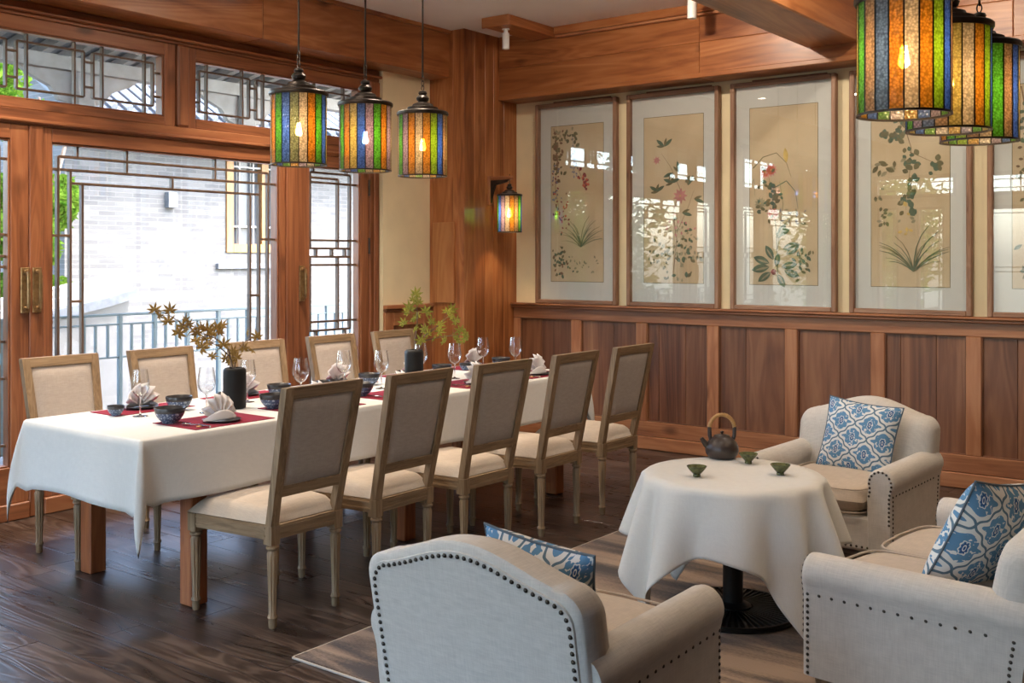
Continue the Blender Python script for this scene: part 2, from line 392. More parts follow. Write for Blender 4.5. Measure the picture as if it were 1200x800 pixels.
# ------------------------------------------------------------------ mesh building
class MB:
    def __init__(s): s.v = []; s.f = []; s.m = []; s.uv = None
    def add(s, vs, fs, mi=0, mat=None):
        o = len(s.v)
        s.v += [tuple(mat @ Vector(p)) if mat is not None else tuple(p) for p in vs]
        s.f += [tuple(o + i for i in f) for f in fs]; s.m += [mi] * len(fs)
        return s
    def box(s, x0, x1, y0, y1, z0, z1, c=0.0, mi=0, mat=None):
        if c <= 0:
            vs = [(x, y, z) for z in (z0, z1) for y in (y0, y1) for x in (x0, x1)]
            fs = [(0, 2, 3, 1), (4, 5, 7, 6), (0, 1, 5, 4), (2, 6, 7, 3), (0, 4, 6, 2), (1, 3, 7, 5)]
            return s.add(vs, fs, mi, mat)
        c = min(c, (x1 - x0) * .45, (y1 - y0) * .45, (z1 - z0) * .45)
        vs = []; idx = {}
        for ix, (X, dx) in enumerate(((x0, 1), (x1, -1))):
            for iy, (Y, dy) in enumerate(((y0, 1), (y1, -1))):
                for iz, (Zv, dz) in enumerate(((z0, 1), (z1, -1))):
                    for ax in range(3):
                        p = [X + dx * c, Y + dy * c, Zv + dz * c]; p[ax] = (X, Y, Zv)[ax]
                        idx[ix, iy, iz, ax] = len(vs); vs.append(tuple(p))
        fs = []
        cen = Vector(((x0 + x1) / 2, (y0 + y1) / 2, (z0 + z1) / 2))
        def face(l):
            a, b_, c_ = (Vector(vs[i]) for i in l[:3])
            n = (b_ - a).cross(c_ - b_); mid = sum((Vector(vs[i]) for i in l), Vector()) / len(l)
            fs.append(tuple(l) if n.dot(mid - cen) > 0 else tuple(reversed(l)))
        for sd in (0, 1):
            face([idx[sd, a, b_, 0] for a, b_ in ((0, 0), (1, 0), (1, 1), (0, 1))])
            face([idx[a, sd, b_, 1] for a, b_ in ((0, 0), (1, 0), (1, 1), (0, 1))])
            face([idx[a, b_, sd, 2] for a, b_ in ((0, 0), (1, 0), (1, 1), (0, 1))])
        for a in (0, 1):
            for b_ in (0, 1):
                face([idx[a, b_, 0, 0], idx[a, b_, 1, 0], idx[a, b_, 1, 1], idx[a, b_, 0, 1]])
                face([idx[a, 0, b_, 0], idx[a, 1, b_, 0], idx[a, 1, b_, 2], idx[a, 0, b_, 2]])
                face([idx[0, a, b_, 1], idx[1, a, b_, 1], idx[1, a, b_, 2], idx[0, a, b_, 2]])
                for d in (0, 1): face([idx[a, b_, d, k] for k in range(3)])
        return s.add(vs, fs, mi, mat)
    def lathe(s, prof, n=24, c=(0, 0, 0), mi=0, mat=None, cap0=True, cap1=True, fn=None):
        vs = []; fs = []
        for r, z in prof:
            for k in range(n):
                a = 2 * PI * k / n; rr = fn(r, z, a) if fn else r
                vs.append((c[0] + rr * math.cos(a), c[1] + rr * math.sin(a), c[2] + z))
        for i in range(len(prof) - 1):
            for k in range(n):
                fs.append((i * n + k, i * n + (k + 1) % n, (i + 1) * n + (k + 1) % n, (i + 1) * n + k))
        if cap0: fs.append(tuple(reversed(range(n))))
        if cap1: fs.append(tuple(range((len(prof) - 1) * n, len(prof) * n)))
        return s.add(vs, fs, mi, mat)
    def tube(s, pts, rad, n=8, mi=0, closed=False, cap=True):
        pts = [Vector(p) for p in pts]; L = len(pts)
        vs = []; fs = []; up = None
        for i, p in enumerate(pts):
            a = pts[(i - 1) % L] if (closed or i > 0) else p; b_ = pts[(i + 1) % L] if (closed or i < L - 1) else p
            t = (b_ - a).normalized()
            if up is None: up = Vector((0, 0, 1)) if abs(t.z) < .9 else Vector((1, 0, 0))
            s1 = t.cross(up).normalized(); up = s1.cross(t).normalized()
            r = rad(i / (L - 1)) if callable(rad) else rad
            for k in range(n):
                an = 2 * PI * k / n; vs.append(p + (s1 * math.cos(an) + up * math.sin(an)) * r)
        m_ = L if closed else L - 1
        for i in range(m_):
            j = (i + 1) % L
            for k in range(n): fs.append((i * n + k, i * n + (k + 1) % n, j * n + (k + 1) % n, j * n + k))
        if cap and not closed:
            fs.append(tuple(reversed(range(n)))); fs.append(tuple(range((L - 1) * n, L * n)))
        return s.add(vs, fs, mi)
    def grid(s, fn, nu, nv, mi=0, wrap_u=False):
        vs = [fn(i / (nu if wrap_u else nu - 1), j / (nv - 1)) for j in range(nv) for i in range(nu)]
        fs = [(j * nu + i, j * nu + (i + 1) % nu, (j + 1) * nu + (i + 1) % nu, (j + 1) * nu + i) for j in range(nv - 1) for i in range(nu if wrap_u else nu - 1)]
        return s.add(vs, fs, mi)
    def prism(s, poly, h0, h1, place, mi=0):
        n = len(poly); vs = [place(a, b_, h0) for a, b_ in poly] + [place(a, b_, h1) for a, b_ in poly]
        fs = [tuple(reversed(range(n))), tuple(range(n, 2 * n))] + [(i, (i + 1) % n, n + (i + 1) % n, n + i) for i in range(n)]
        return s.add(vs, fs, mi)
    def mesh(s, name, smooth=35):
        me = bpy.data.meshes.new(name); me.from_pydata(s.v, [], s.f); me.update()
        if s.uv is not None:
            l = me.uv_layers.new(name='UVMap')
            for poly in me.polygons:
                for li in poly.loop_indices: l.data[li].uv = s.uv[me.loops[li].vertex_index]
        if any(s.m):
            me.polygons.foreach_set('material_index', s.m)
        if smooth:
            me.shade_smooth(); me.set_sharp_from_angle(angle=R(smooth))
        return me

COL = scene.collection
def link(name, me, mats, parent=None, loc=None, rot=None):
    o = bpy.data.objects.new(name, me); COL.objects.link(o)
    if me is not None and mats is not None and len(me.materials) == 0:
        for m in (mats if isinstance(mats, (list, tuple)) else [mats]): me.materials.append(m)
    if parent: o.parent = parent
    if loc: o.location = loc
    if rot: o.rotation_euler = rot
    return o
def obj(name, mb, mats, parent=None, smooth=35, loc=None, rot=None):
    return link(name, mb.mesh(name, smooth), mats, parent, loc, rot)
def B(name, x0, x1, y0, y1, z0, z1, mats, parent=None, c=.004):
    return obj(name, MB().box(x0, x1, y0, y1, z0, z1, c), mats, parent, 25)
def tag(o, label=None, cat=None, group=None, kind=None):
    if label: o['label'] = label
    if cat: o['category'] = cat
    if group: o['group'] = group
    if kind: o['kind'] = kind
    return o
def thing(name, label, cat, loc=(0, 0, 0), rz=0.0, group=None):
    o = bpy.data.objects.new(name, None); COL.objects.link(o); o.empty_display_size = .05
    o.location = loc; o.rotation_euler = (0, 0, rz)
    return tag(o, label, cat, group)
def struct(o, label=None): o['kind'] = 'structure'; return tag(o, label) if label else o
def group_empty(name, label=None):
    o = bpy.data.objects.new(name, None); COL.objects.link(o); o.empty_display_size = .05
    return struct(o, label)
def copy_tree(o, loc, rz, label=None):
    def rec(src, par):
        c = src.copy(); COL.objects.link(c)
        if par: c.parent = par
        for ch in kids[src.name]: rec(ch, c)
        return c
    kids = {}
    def scan(x):
        kids[x.name] = list(x.children)
        for ch in kids[x.name]: scan(ch)
    scan(o)
    r = rec(o, None); r.location = loc; r.rotation_euler = (0, 0, rz)
    if label: r['label'] = label
    return r
# ------------------------------------------------------------------ the setting
CEIL = 3.33
# floor
floor = struct(obj('floor', MB().box(-6.1, 2.6, -3.2, 7.3, -.16, -.021), M['floor'], None, 0), 'dark brown oak plank floor')
rest = MB(); npl = 0
for row in range(-17, 41):
    y0 = row * .18; x = -6.05 - random.random() * 1.2
    while x < 2.5:
        L = random.choice((1.2, 1.5, 1.8, 1.9)); x1 = min(x + L, 2.55); xs = max(x, -6.05)
        if x1 - xs > .05:
            zt = random.uniform(-.0006, 0)
            if row >= 7 and xs < 1.2:
                B('plank', xs + .0012, x1 - .0012, y0 + .0012, y0 + .1788, -.02, zt, M['floor'], floor, .0012); npl += 1
            else:
                rest.box(xs + .0008, x1 - .0008, y0 + .0008, y0 + .1792, -.02, zt, .0022)
        x += L
tag(obj('plank_field', rest, M['floor'], floor, 25), kind='stuff')
# ceiling
struct(B('ceiling', -6.1, 2.6, -3.2, 7.3, CEIL, CEIL + .2, M['white'], None, 0), 'white painted ceiling between timber beams')

trim_n = [0]
def trim(label):
    trim_n[0] += 1
    return group_empty('trim_%d' % trim_n[0], label)

# ---- picture wall (right)
WY = 7.25
wr = struct(B('wall_right', -6.1, 2.6, WY, WY + .15, 0, CEIL, M['cream'], None, 0), 'cream painted wall above dark timber wainscot')
wain = trim('timber wainscot with recessed boards under the framed pictures')
B('top_rail', -5.48, 2.5, 7.205, WY, .98, 1.07, railwood(0), wain)
B('bottom_rail', -5.48, 2.5, 7.205, WY, .10, .215, railwood(0), wain)
B('cap_rail', -5.48, 2.5, 7.165, WY, 1.07, 1.09, railwood(0), wain, .005)
B('cap_board', -5.48, 2.5, 7.150, WY, 1.09, 1.108, railwood(0), wain, .006)
B('stile', -5.48, -5.409, 7.205, WY, .215, .98, railwood(2), wain)
for k in range(13):
    a = -5.409 + k * .6130; b_ = a + .518
    for (p, q) in ([(a, a + .21), (a + .21, b_)] if k % 3 == 0 else [(a, a + .30), (a + .30, b_)] if k % 3 == 1 else [(a, a + .1), (a + .1, a + .33), (a + .33, b_)]):
        B('panel_board', p + .0008, q - .0008, 7.228, WY, .215, .98, panelwood(2), wain, .002)
    m = .007
    B('panel_bead', a, a + m, 7.212, WY, .215, .98, panelwood(2), wain, .002); B('panel_bead', b_ - m, b_, 7.212, WY, .215, .98, panelwood(2), wain, .002)
    B('panel_bead', a + m, b_ - m, 7.212, WY, .973, .98, panelwood(0), wain, .002); B('panel_bead', a + m, b_ - m, 7.212, WY, .215, .222, panelwood(0), wain, .002)
    if b_ + .095 < 2.6: B('stile', b_, b_ + .095, 7.205, WY, .215, .98, railwood(2), wain)
struct(B('baseboard_right', -5.48, 2.5, 7.19, 7.2049, 0, .10, railwood(0), None, .006), 'timber baseboard under the wainscot')
bm = trim('heavy honey timber beam above the pictures')
for p, q in ((-5.48, -3.62), (-3.62, -1.5), (-1.5, .6), (.6, 2.5)):
    B('beam_board', p + .001, q - .001, 7.0, WY, 2.80, 3.06, fir(0), bm); B('beam_board', p + .001, q - .001, 7.0, WY, 3.0605, CEIL, fir(0), bm)
B('lower_moulding', -5.48, 2.5, 6.985, 6.9999, 2.80, 2.835, fir(0), bm)
tb = trim('slim timber batten where the ceiling meets the beam')
B('batten', -4.88, 2.5, 6.94, 6.9999, 3.265, CEIL, fir(0), tb); B('light_strip', -4.88, 2.5, 6.955, 6.9999, 3.245, 3.2649, railwood(0), tb)
tb2 = trim('short timber ceiling block in the far corner')
B('block', -5.13, -4.89, 6.38, 6.9999, 3.255, CEIL, fir(1), tb2); B('block_edge', -5.15, -4.89, 6.36, 6.38, 3.25, CEIL, fir(0), tb2)
xb = trim('cross beam running from the picture wall towards the camera')
B('beam_core', -2.796, -2.443, -3.0, 6.984, 2.915, CEIL, fir(1), xb, .008)

# ---- corner column
colm = trim('square timber corner column clad in vertical boards')
B('core', -5.95, -5.50, 6.57, WY, 0, CEIL, fir(2), colm, 0)
ys = [6.551, 6.68, 6.82, 6.93, 7.07, 7.249]
for p, q in zip(ys, ys[1:]): B('front_board', -5.50, -5.48, p, q - .001, 0, CEIL, fir(2), colm, .003)
for p, q in ((-5.95, -5.815), (-5.814, -5.60), (-5.599, -5.481)): B('side_board', p, q, 6.55, 6.57, 0, CEIL, fir(2), colm, .003)
B('cover_board', -5.80, -5.575, 6.528, 6.5499, 1.12, 1.775, fir(2), colm, .004)

# ---- window wall (left)
WX = -5.85
wl = group_empty('wall_left', 'cream painted wall with timber windows and doors')
def wall_piece(x0, x1, y0, y1, z0, z1): return B('wall_panel', x0, x1, y0, y1, z0, z1, M['cream'], wl, 0)
wall_piece(-6.1, WX, 6.0, 6.5499, 0, 2.95)
wall_piece(-6.1, WX, 1.90, 2.34, 0, 2.95)
wall_piece(-6.1, WX, -3.0, -1.65, 0, 2.95)
wall_piece(-6.1, -5.95, -3.0, 7.25, 2.9501, CEIL)
wall_piece(-6.1, -5.95, 6.5501, 7.25, 0, 2.95)
lb = trim('deep timber beam over the windows')
for p, q in ((-2.99, .4), (.4, 2.4), (2.4, 4.64), (4.64, 6.549)):
    B('beam_board', -5.949, -5.634, p + .001, q - .001, 2.95, CEIL - .03, fir(1), lb)
B('crown_strip', -5.949, -5.615, -2.99, 6.549, CEIL - .0299, CEIL, fir(1), lb)
sw = trim('small timber wainscot beside the glazed door')
B('cap_board', WX, -5.80, 6.0, 6.5499, 1.085, 1.115, railwood(1), sw); B('cap_rail', WX, -5.815, 6.0, 6.5499, 1.06, 1.0849, panelwood(1), sw)
B('stile', WX, -5.825, 6.0, 6.10, 0, 1.06, railwood(2), sw); B('stile', WX, -5.825, 6.45, 6.5499, 0, 1.06, railwood(2), sw)
B('top_rail', WX, -5.825, 6.10, 6.45, .95, 1.06, railwood(1), sw); B('panel_board', WX, -5.838, 6.10, 6.45, .10, .95, panelwood(2), sw)
B('bottom_rail', WX, -5.825, 6.10, 6.45, 0, .10, railwood(1), sw)

LAT = wood('lattice_wood', (.07, .04, .025), (.12, .072, .045), (.17, .11, .07), 2, rough=.5)
win_n = [0]; door_n = [0]
GX = -5.95
def lattice(parent, bars, flip=None, t=.0075, axis='y', g=GX, d=.016):
    for (a0, z0, a1, z1) in bars:
        if flip: a0, a1 = flip - a0, flip - a1
        a0, a1 = min(a0, a1), max(a0, a1); z0, z1 = min(z0, z1), max(z0, z1)
        if a1 - a0 < 1e-6: a0 -= t; a1 += t; dd = d
        else: z0 -= t; z1 += t; dd = d * .92
        if axis == 'y': B('lattice_bar', g - dd, g + dd, a0, a1, z0, z1, LAT, parent, .002)
        else: B('lattice_bar', a0, a1, g - dd, g + dd, z0, z1, LAT, parent, .002)
def frame(parent, a0, a1, z0, z1, ia0, ia1, iz0, iz1, x0, x1, wmat):
    B('stile', x0, x1, a0, ia0, z0, z1, wmat(2), parent); B('stile', x0, x1, ia1, a1, z0, z1, wmat(2), parent)
    B('top_frame', x0, x1, ia0, ia1, iz1, z1, wmat(1), parent); B('bottom_frame', x0, x1, ia0, ia1, z0, iz0, wmat(1), parent)
    e = .01
    for q in ((ia0, ia0 + e, iz0, iz1), (ia1 - e, ia1, iz0, iz1)): B('glazing_bead', x0 + .02, x1 - .012, q[0], q[1], q[2], q[3], wmat(2), parent, .003)
    for q in ((ia0 + e, ia1 - e, iz0, iz0 + e), (ia0 + e, ia1 - e, iz1 - e, iz1)): B('glazing_bead', x0 + .02, x1 - .012, q[0], q[1], q[2], q[3], wmat(1), parent, .003)
def pane(parent, a0, a1, z0, z1): B('pane', GX - .003, GX + .003, a0, a1, z0, z1, M['glass'], parent, 0)
def pull(parent, y, zc, x):
    h = B('handle', x, x + .012, y - .026, y + .026, zc - .13, zc + .13, M['brass'], parent, .003)
    g = MB().tube([(x + .012, y, zc - .105), (x + .045, y, zc - .10), (x + .05, y, zc - .06), (x + .05, y, zc + .06), (x + .045, y, zc + .10), (x + .012, y, zc + .105)], .010, 8)
    obj('grip', g, M['brass'], h)
    for s in (-1, 1): obj('collar', MB().lathe([(.015, 0), (.015, .012), (.009, .016)], 12, mat=Matrix.Translation((x + .012, y, zc + s * .105)) @ Matrix.Rotation(R(90), 4, 'Y')), M['brass'], h)
def bay(o, ll):
    """one glazed bay: door, fixed lattice window, door and two transoms; o shifts it along the wall"""
    Y = lambda v: v + o
    fr = trim('timber posts and rails of the %s' % ll)
    for p, q in ((2.34, 2.45), (3.16, 3.247), (5.06, 5.178), (5.892, 6.0)):
        B('post', -6.02, -5.885, Y(p), Y(q) - .0005, .0, 2.245, jointwood(2), fr, .006)
    B('cover_moulding', -5.8849, -5.865, Y(5.925), Y(5.97), .0, 2.245, jointwood(2), fr, .008)
    for p, q in ((2.45, 3.16), (3.247, 5.06), (5.178, 5.892)):
        B('sill', -6.02, -5.875, Y(p) + .0005, Y(q) - .001, 0, .095, jointwood(1), fr, .006)
    B('transom_rail', -6.02, -5.885, Y(2.34), Y(6.0), 2.2455, 2.335, jointwood(1), fr, .006)
    B('transom_moulding', -5.8849, -5.862, Y(2.34), Y(6.0), 2.255, 2.28, jointwood(1), fr, .008)
    B('header', -6.02, -5.885, Y(2.34), Y(6.0), 2.865, 2.9495, jointwood(1), fr, .006)
    B('header_moulding', -5.8849, -5.845, Y(2.34), Y(6.0), 2.885, 2.905, jointwood(1), fr, .008)
    for p, q in ((2.34, 2.47), (4.145, 4.235), (5.885, 6.0)): B('post', -6.02, -5.872, Y(p), Y(q), 2.3355, 2.8645, jointwood(2), fr, .012)
    # fixed window
    win_n[0] += 1; w = group_empty('window_%d' % win_n[0], 'wide lattice window in the middle of the %s' % ll)
    frame(w, Y(3.2475), Y(5.0595), .0955, 2.245, Y(3.305), Y(5.005), .30, 2.16, -6.0, -5.90, jointwood)
    pane(w, Y(3.305), Y(5.005), .30, 2.16)
    bars = []
    for up in (True, False):
        Zf = (lambda z: z) if up else (lambda z: 2.46 - z)
        mid = 1.23
        for y, z in ((3.363, 2.085), (3.441, 2.008), (3.518, 1.93), (4.777, 1.93), (4.859, 2.008), (4.935, 2.085)): bars.append((y, Zf(z), y, mid))
        bars += [(3.363, Zf(2.085), 4.935, Zf(2.085)), (3.305, Zf(2.008), 5.005, Zf(2.008)), (3.441, Zf(1.93), 4.859, Zf(1.93))]
        bars += [(3.485, Zf(2.16), 3.485, Zf(2.085)), (3.817, Zf(2.16), 3.817, Zf(2.008)), (4.483, Zf(2.16), 4.483, Zf(2.008)), (4.148, Zf(2.008), 4.148, Zf(1.93))]
        bars += [(3.305, Zf(1.617), 3.441, Zf(1.617)), (4.859, Zf(1.617), 5.005, Zf(1.617))]
    bars += [(3.441, 1.224, 3.518, 1.224), (4.777, 1.224, 4.859, 1.224)]
    lattice(w, [(a + o, b_, c + o, d) for a, b_, c, d in bars])
    # doors
    db = [(5.329, 2.12, 5.329, 1.557), (5.329, 1.494, 5.329, .945), (5.735, 2.12, 5.735, .945), (5.609, 2.081, 5.609, 1.557), (5.609, 1.494, 5.609, .945), (5.329, 2.12, 5.735, 2.12), (5.329, 2.081, 5.609, 2.081),
          (5.285, 2.047, 5.805, 2.047), (5.285, 1.617, 5.805, 1.617), (5.329, 1.557, 5.735, 1.557), (5.391, 1.557, 5.391, 1.494), (5.55, 1.557, 5.55, 1.494), (5.684, 1.557, 5.684, 1.494),
          (5.285, 1.494, 5.735, 1.494), (5.285, 1.433, 5.805, 1.433), (5.285, 1.01, 5.805, 1.01), (5.329, .945, 5.735, .945), (5.391, .945, 5.391, .88), (5.684, .945, 5.684, .88), (5.329, .88, 5.735, .88),
          (5.329, .88, 5.329, .36), (5.735, .88, 5.735, .36), (5.285, .42, 5.805, .42), (5.329, .36, 5.735, .36), (5.36, 2.16, 5.36, 2.12), (5.70, 2.16, 5.70, 2.12), (5.285, .80, 5.805, .80)]
    for flip in (None, 8.34):
        f = (lambda v: v + o) if not flip else (lambda v: flip - v + o)
        door_n[0] += 1
        d = group_empty('door_%d' % door_n[0], 'narrow glazed lattice door at the %s end of the %s' % ('far' if not flip else 'camera', ll))
        e = sorted((f(5.179), f(5.891))); g = sorted((f(5.285), f(5.805)))
        frame(d, e[0], e[1], .0955, 2.245, g[0], g[1], .30, 2.16, -5.985, -5.895, jointwood)
        pane(d, g[0], g[1], .30, 2.16)
        lattice(d, [(a + o, b_, c + o, dd) for a, b_, c, dd in db], (flip + 2 * o) if flip else None)
        pull(d, f(5.205), 1.30, -5.895)
        if flip: pull(d, f(5.205) + .065, 1.30, -5.885)
        for z in (2.03, 1.58, .35):
            hg = obj('hinge', MB().lathe([(.008, -.055), (.008, .055)], 10, c=(-5.886, f(5.886), z)), M['darkmetal'], d)
            for s in (-1, 1): obj('hinge_finial', MB().lathe([(.010, 0), (.010, .006)], 10, c=(-5.886, f(5.886), z + s * .058 - .003)), M['darkmetal'], hg)
    # transoms
    for (a0, a1, start) in ((2.575, 4.062, 2.636), (4.30, 5.80, 4.356)):
        win_n[0] += 1; w = group_empty('window_%d' % win_n[0], 'long transom light with geometric lattice, %s half of the %s' % ('camera' if a0 < 3 else 'far', ll))
        oa, ob = (2.4705, 4.1445) if a0 < 3 else (4.2355, 5.8845)
        frame(w, Y(oa), Y(ob), 2.3355, 2.8645, Y(a0), Y(a1), 2.392, 2.785, -6.0, -5.90, jointwood)
        pane(w, Y(a0), Y(a1), 2.392, 2.785)
        bars = []; prev = a0
        for k in range(3):
            s = start + k * .4775; e = s + .415
            bars += [(s, 2.456, s, 2.728), (e, 2.456, e, 2.728), (s, 2.456, e, 2.456), (s, 2.728, e, 2.728), (s + .06, 2.392, s + .06, 2.785), (s + .354, 2.392, s + .354, 2.785)]
            bars += [(prev, 2.668, s, 2.668), (prev, 2.518, s, 2.518)]; prev = e
        bars += [(prev, 2.668, a1, 2.668), (prev, 2.518, a1, 2.518)]
        lattice(w, [(a + o, b_, c + o, d) for a, b_, c, d in bars], t=.006)
bay(0, 'glazed bay beside the dining table')
bay(-3.99, 'glazed bay nearer the camera')

# ---- wall behind the camera, with its own windows; wall opposite the windows
wb = group_empty('wall_back', 'cream wall behind the camera with tall windows')
ops = [(-5.79, -5.44), (-5.17, -4.73), (-4.4, -3.2), (-3.05, -1.85), (-1.7, -.5)]
xs = [-6.1] + [v for p in ops for v in p] + [2.6]
for i in range(0, len(xs), 2): B('wall_panel', xs[i], xs[i + 1], -3.2, -3.0, 0, 2.30, M['cream'], wb, 0)
for p, q in ops: B('wall_panel', p, q, -3.2, -3.0, 0, .25, M['cream'], wb, 0)
tr = [(-5.85, -4.55), (-4.4, -.5)]
xs = [-6.1] + [v for p in tr for v in p] + [2.6]
for i in range(0, len(xs), 2): B('wall_panel', xs[i], xs[i + 1], -3.2, -3.0, 2.3001, 2.82, M['cream'], wb, 0)
for p, q in tr: B('wall_panel', p, q, -3.2, -3.0, 2.3001, 2.45, M['cream'], wb, 0)
B('wall_panel', -6.1, 2.6, -3.2, -3.0, 2.8201, CEIL, M['cream'], wb, 0)
for (p, q, z0, z1) in [(a, b_, .25, 2.30) for a, b_ in ops] + [(a, b_, 2.45, 2.82) for a, b_ in tr]:
    win_n[0] += 1; w = group_empty('window_%d' % win_n[0], 'lattice window in the wall behind the camera')
    t = .04 if q - p < .6 else .06
    for a, b_ in ((p, p + t), (q - t, q)): B('stile', a, b_, -3.15, -3.03, z0, z1, jointwood(2), w)
    for a, b_ in ((z0, z0 + t), (z1 - t, z1)): B('rail', p + t, q - t, -3.15, -3.03, a, b_, jointwood(0), w)
    B('pane', p + t, q - t, -3.093, -3.087, z0 + t, z1 - t, M['glass'], w, 0)
    i0, i1, j0, j1 = p + t, q - t, z0 + t, z1 - t
    s = .06
    bars = [(i0 + s, j0, i0 + s, j1), (i1 - s, j0, i1 - s, j1), (i0, j1 - s, i1, j1 - s), (i0, j0 + s, i1, j0 + s)]
    if z1 - z0 > 1: bars += [(i0, 1.35, i1, 1.35), (i0, 1.28, i1, 1.28), (i0 + s * 2, j0 + s, i0 + s * 2, j1 - s) if i1 - i0 > .6 else (i0, 1.9, i1, 1.9)]
    else:
        n = int((i1 - i0) / .55)
        for k in range(1, n): bars += [(i0 + (i1 - i0) * k / n + e, j0, i0 + (i1 - i0) * k / n + e, j1) for e in (-.07, .07)]
    lattice(w, bars, axis='x', g=-3.09)
wn_ = struct(B('wall_near', 2.5, 2.65, -3.0, 7.25, 0, CEIL, panelwood(2), None, 0), 'timber panelled wall to the right of the camera')
for k in range(11): B('stile', 2.48, 2.4999, -2.9 + k * 1.0, -2.8 + k * 1.0, 0, CEIL - .01, railwood(2), wn_)

# ---- ceiling lamps out of view, added to brighten the room
DL = [(-5.15, 2.9), (-5.15, 4.7), (-4.2, 2.6), (-4.2, 4.6), (-3.3, .6), (-1.75, 1.9), (-1.75, 3.3), (-1.9, 5.3), (-3.4, 5.6), (-.3, 5.4)]
DLL = ['beside the windows, camera end of the dining table', 'beside the windows, far half of the dining table', 'over the camera end of the dining table', 'over the far half of the dining table', 'over the open floor left of the nearest armchair',
       'over the nearest armchair', 'between the nearest armchair and the round table', 'over the armchair by the wainscot', 'in front of the third framed painting', 'in front of the fifth framed painting']
for i, (x, y) in enumerate(DL):
    t = thing('ceiling_fill_light', 'added round ceiling fill light ' + DLL[i], 'lamp', (x, y, CEIL), 0, 'added ceiling fill lights')
    obj('trim_ring', MB().lathe([(.05, -.002), (.075, -.004), (.078, 0)], 24, cap0=False, cap1=False), M['spotwhite'], t)
    obj('lens', MB().lathe([(.0, -.0015), (.05, -.0015)], 24, cap0=False, cap1=False), emit('fill_light_lens', FILL_SPOT_COL, 12), t)
    d = bpy.data.lights.new('fill_light_bulb', 'AREA'); d.shape = 'DISK'; d.size = .11; d.energy = FILL_W * (1.3 if y > 5 else .3 if x > -2.5 else 1); d.color = FILL_SPOT_COL; d.spread = R(95 if x < -5 else 176)
    l = bpy.data.objects.new('fill_light_bulb', d); COL.objects.link(l); l.parent = t; l.location = (0, 0, -.006)
    if y > 5: l.rotation_euler = (R(38), 0, 0)      # added fill, turned to brighten the picture wall

# ---- outside
struct(B('ground', -60, 40, -40, 60, -3.6, -3.4, M['stone'], None, 0), 'pale paved ground outside')
struct(B('balcony_floor', -8.6, -6.11, -3.2, 12, -.25, -.08, M['stone'], None, 0), 'pale balcony floor outside the windows')
struct(B('terrace_floor', -8.6, 6, -9, -3.21, -.25, -.08, M['stone'], None, 0), 'pale terrace floor behind the room')
rl = thing('balcony_railing', 'slim grey metal railing of the balcony outside the window', 'railing', (-8.3, 0, -.08))
y0r, y1r = -2.0, 11.5
B('top_rail', -.02, .02, y0r, y1r, 1.065, 1.085, M['railing'], rl); B('middle_rail', -.012, .012, y0r, y1r, .985, 1.0, M['railing'], rl); B('bottom_rail', -.012, .012, y0r, y1r, .70, .715, M['railing'], rl)
k = 0; y = y0r + .02
while y < y1r:
    if k % 3 == 0: B('post', -.018, .018, y - .018, y + .018, 0, 1.065, M['railing'], rl, .002)
    else: B('baluster', -.011, .011, y - .011, y + .011, .7151, .985, M['railing'], rl, .002)
    k += 1; y += .115
bd = thing('brick_building', 'pale brick building with a yellow timber window across the balcony', 'building', (-13, 0, -3.4))
def bbx(n, x0, x1, y0, y1, z0, z1, m, p=bd, c=.004): return B(n, x0 + 13, x1 + 13, y0, y1, z0 + 3.4, z1 + 3.4, m, p, c)
wy0, wy1, wz0, wz1 = 10.0, 11.45, 1.57, 3.35
bbx('brick_wall', -16, -13, 7.45, wy0, -3.4, 4.1, M['brick'], c=0); bbx('brick_wall', -16, -13, wy1, 24, -3.4, 4.1, M['brick'], c=0)
bbx('brick_wall', -16, -13, wy0, wy1, -3.4, wz0, M['brick'], c=0); bbx('brick_wall', -16, -13, wy0, wy1, wz1, 4.1, M['brick'], c=0)
bbx('stone_sill', -13.02, -12.93, 9.82, 11.7, 1.33, 1.41, M['greyroof'])
wf = bbx('window_frame', -13.1, -12.97, wy0 + .002, wy0 + .13, wz0 + .002, wz1 - .002, M['exwin'])
for q in ((wy1 - .13, wy1 - .002, wz0 + .002, wz1 - .002), (wy0 + .13, wy1 - .13, wz0 + .002, wz0 + .13), (wy0 + .13, wy1 - .13, wz1 - .13, wz1 - .002), (10.66, 10.79, wz0 + .13, wz1 - .13)):
    bbx('frame_piece', -13.1, -12.97, q[0], q[1], q[2], q[3], M['exwin'], wf)
for y0 in (10.13, 10.79): 
    for z in (1.95, 2.85): bbx('frame_piece', -13.06, -13.0, y0, y0 + .53, z, z + .03, M['offwhite'], wf)
    for yy in (.12, .38): bbx('frame_piece', -13.055, -13.005, y0 + yy, y0 + yy + .03, 1.7, 3.22, M['offwhite'], wf)
bbx('window_pane', -13.3, -13.08, wy0 + .13, wy1 - .13, wz0 + .13, wz1 - .13, M['shade'], c=0)
# its eave and tiled roof
ev = MB(); ev.prism([(-12.2, 3.25), (-12.2, 3.37), (-16, 5.6), (-16, 5.48)], 7.1, 24.3, lambda a, b_, h: (a + 13, h, b_ + 3.4)); obj('roof_slab', ev, M['greyroof'], bd, 25)
y = 7.2
while y < 22:
    rt = MB().tube([(-12.15 + 13, y, 3.40 + 3.4), (-15.9 + 13, y, 5.6 + 3.4)], .05, 6); obj('roof_tile_rib', rt, M['greyroof'], bd); y += .22
for k in range(40):
    bbx('rafter_end', -12.95, -12.25, 7.5 + k * .4, 7.6 + k * .4, 3.10, 3.2, M['offwhite'], c=.003)
bbx('wall_lamp_bracket', -12.999, -12.9, 8.95, 9.1, 2.2, 2.42, M['greyroof'])
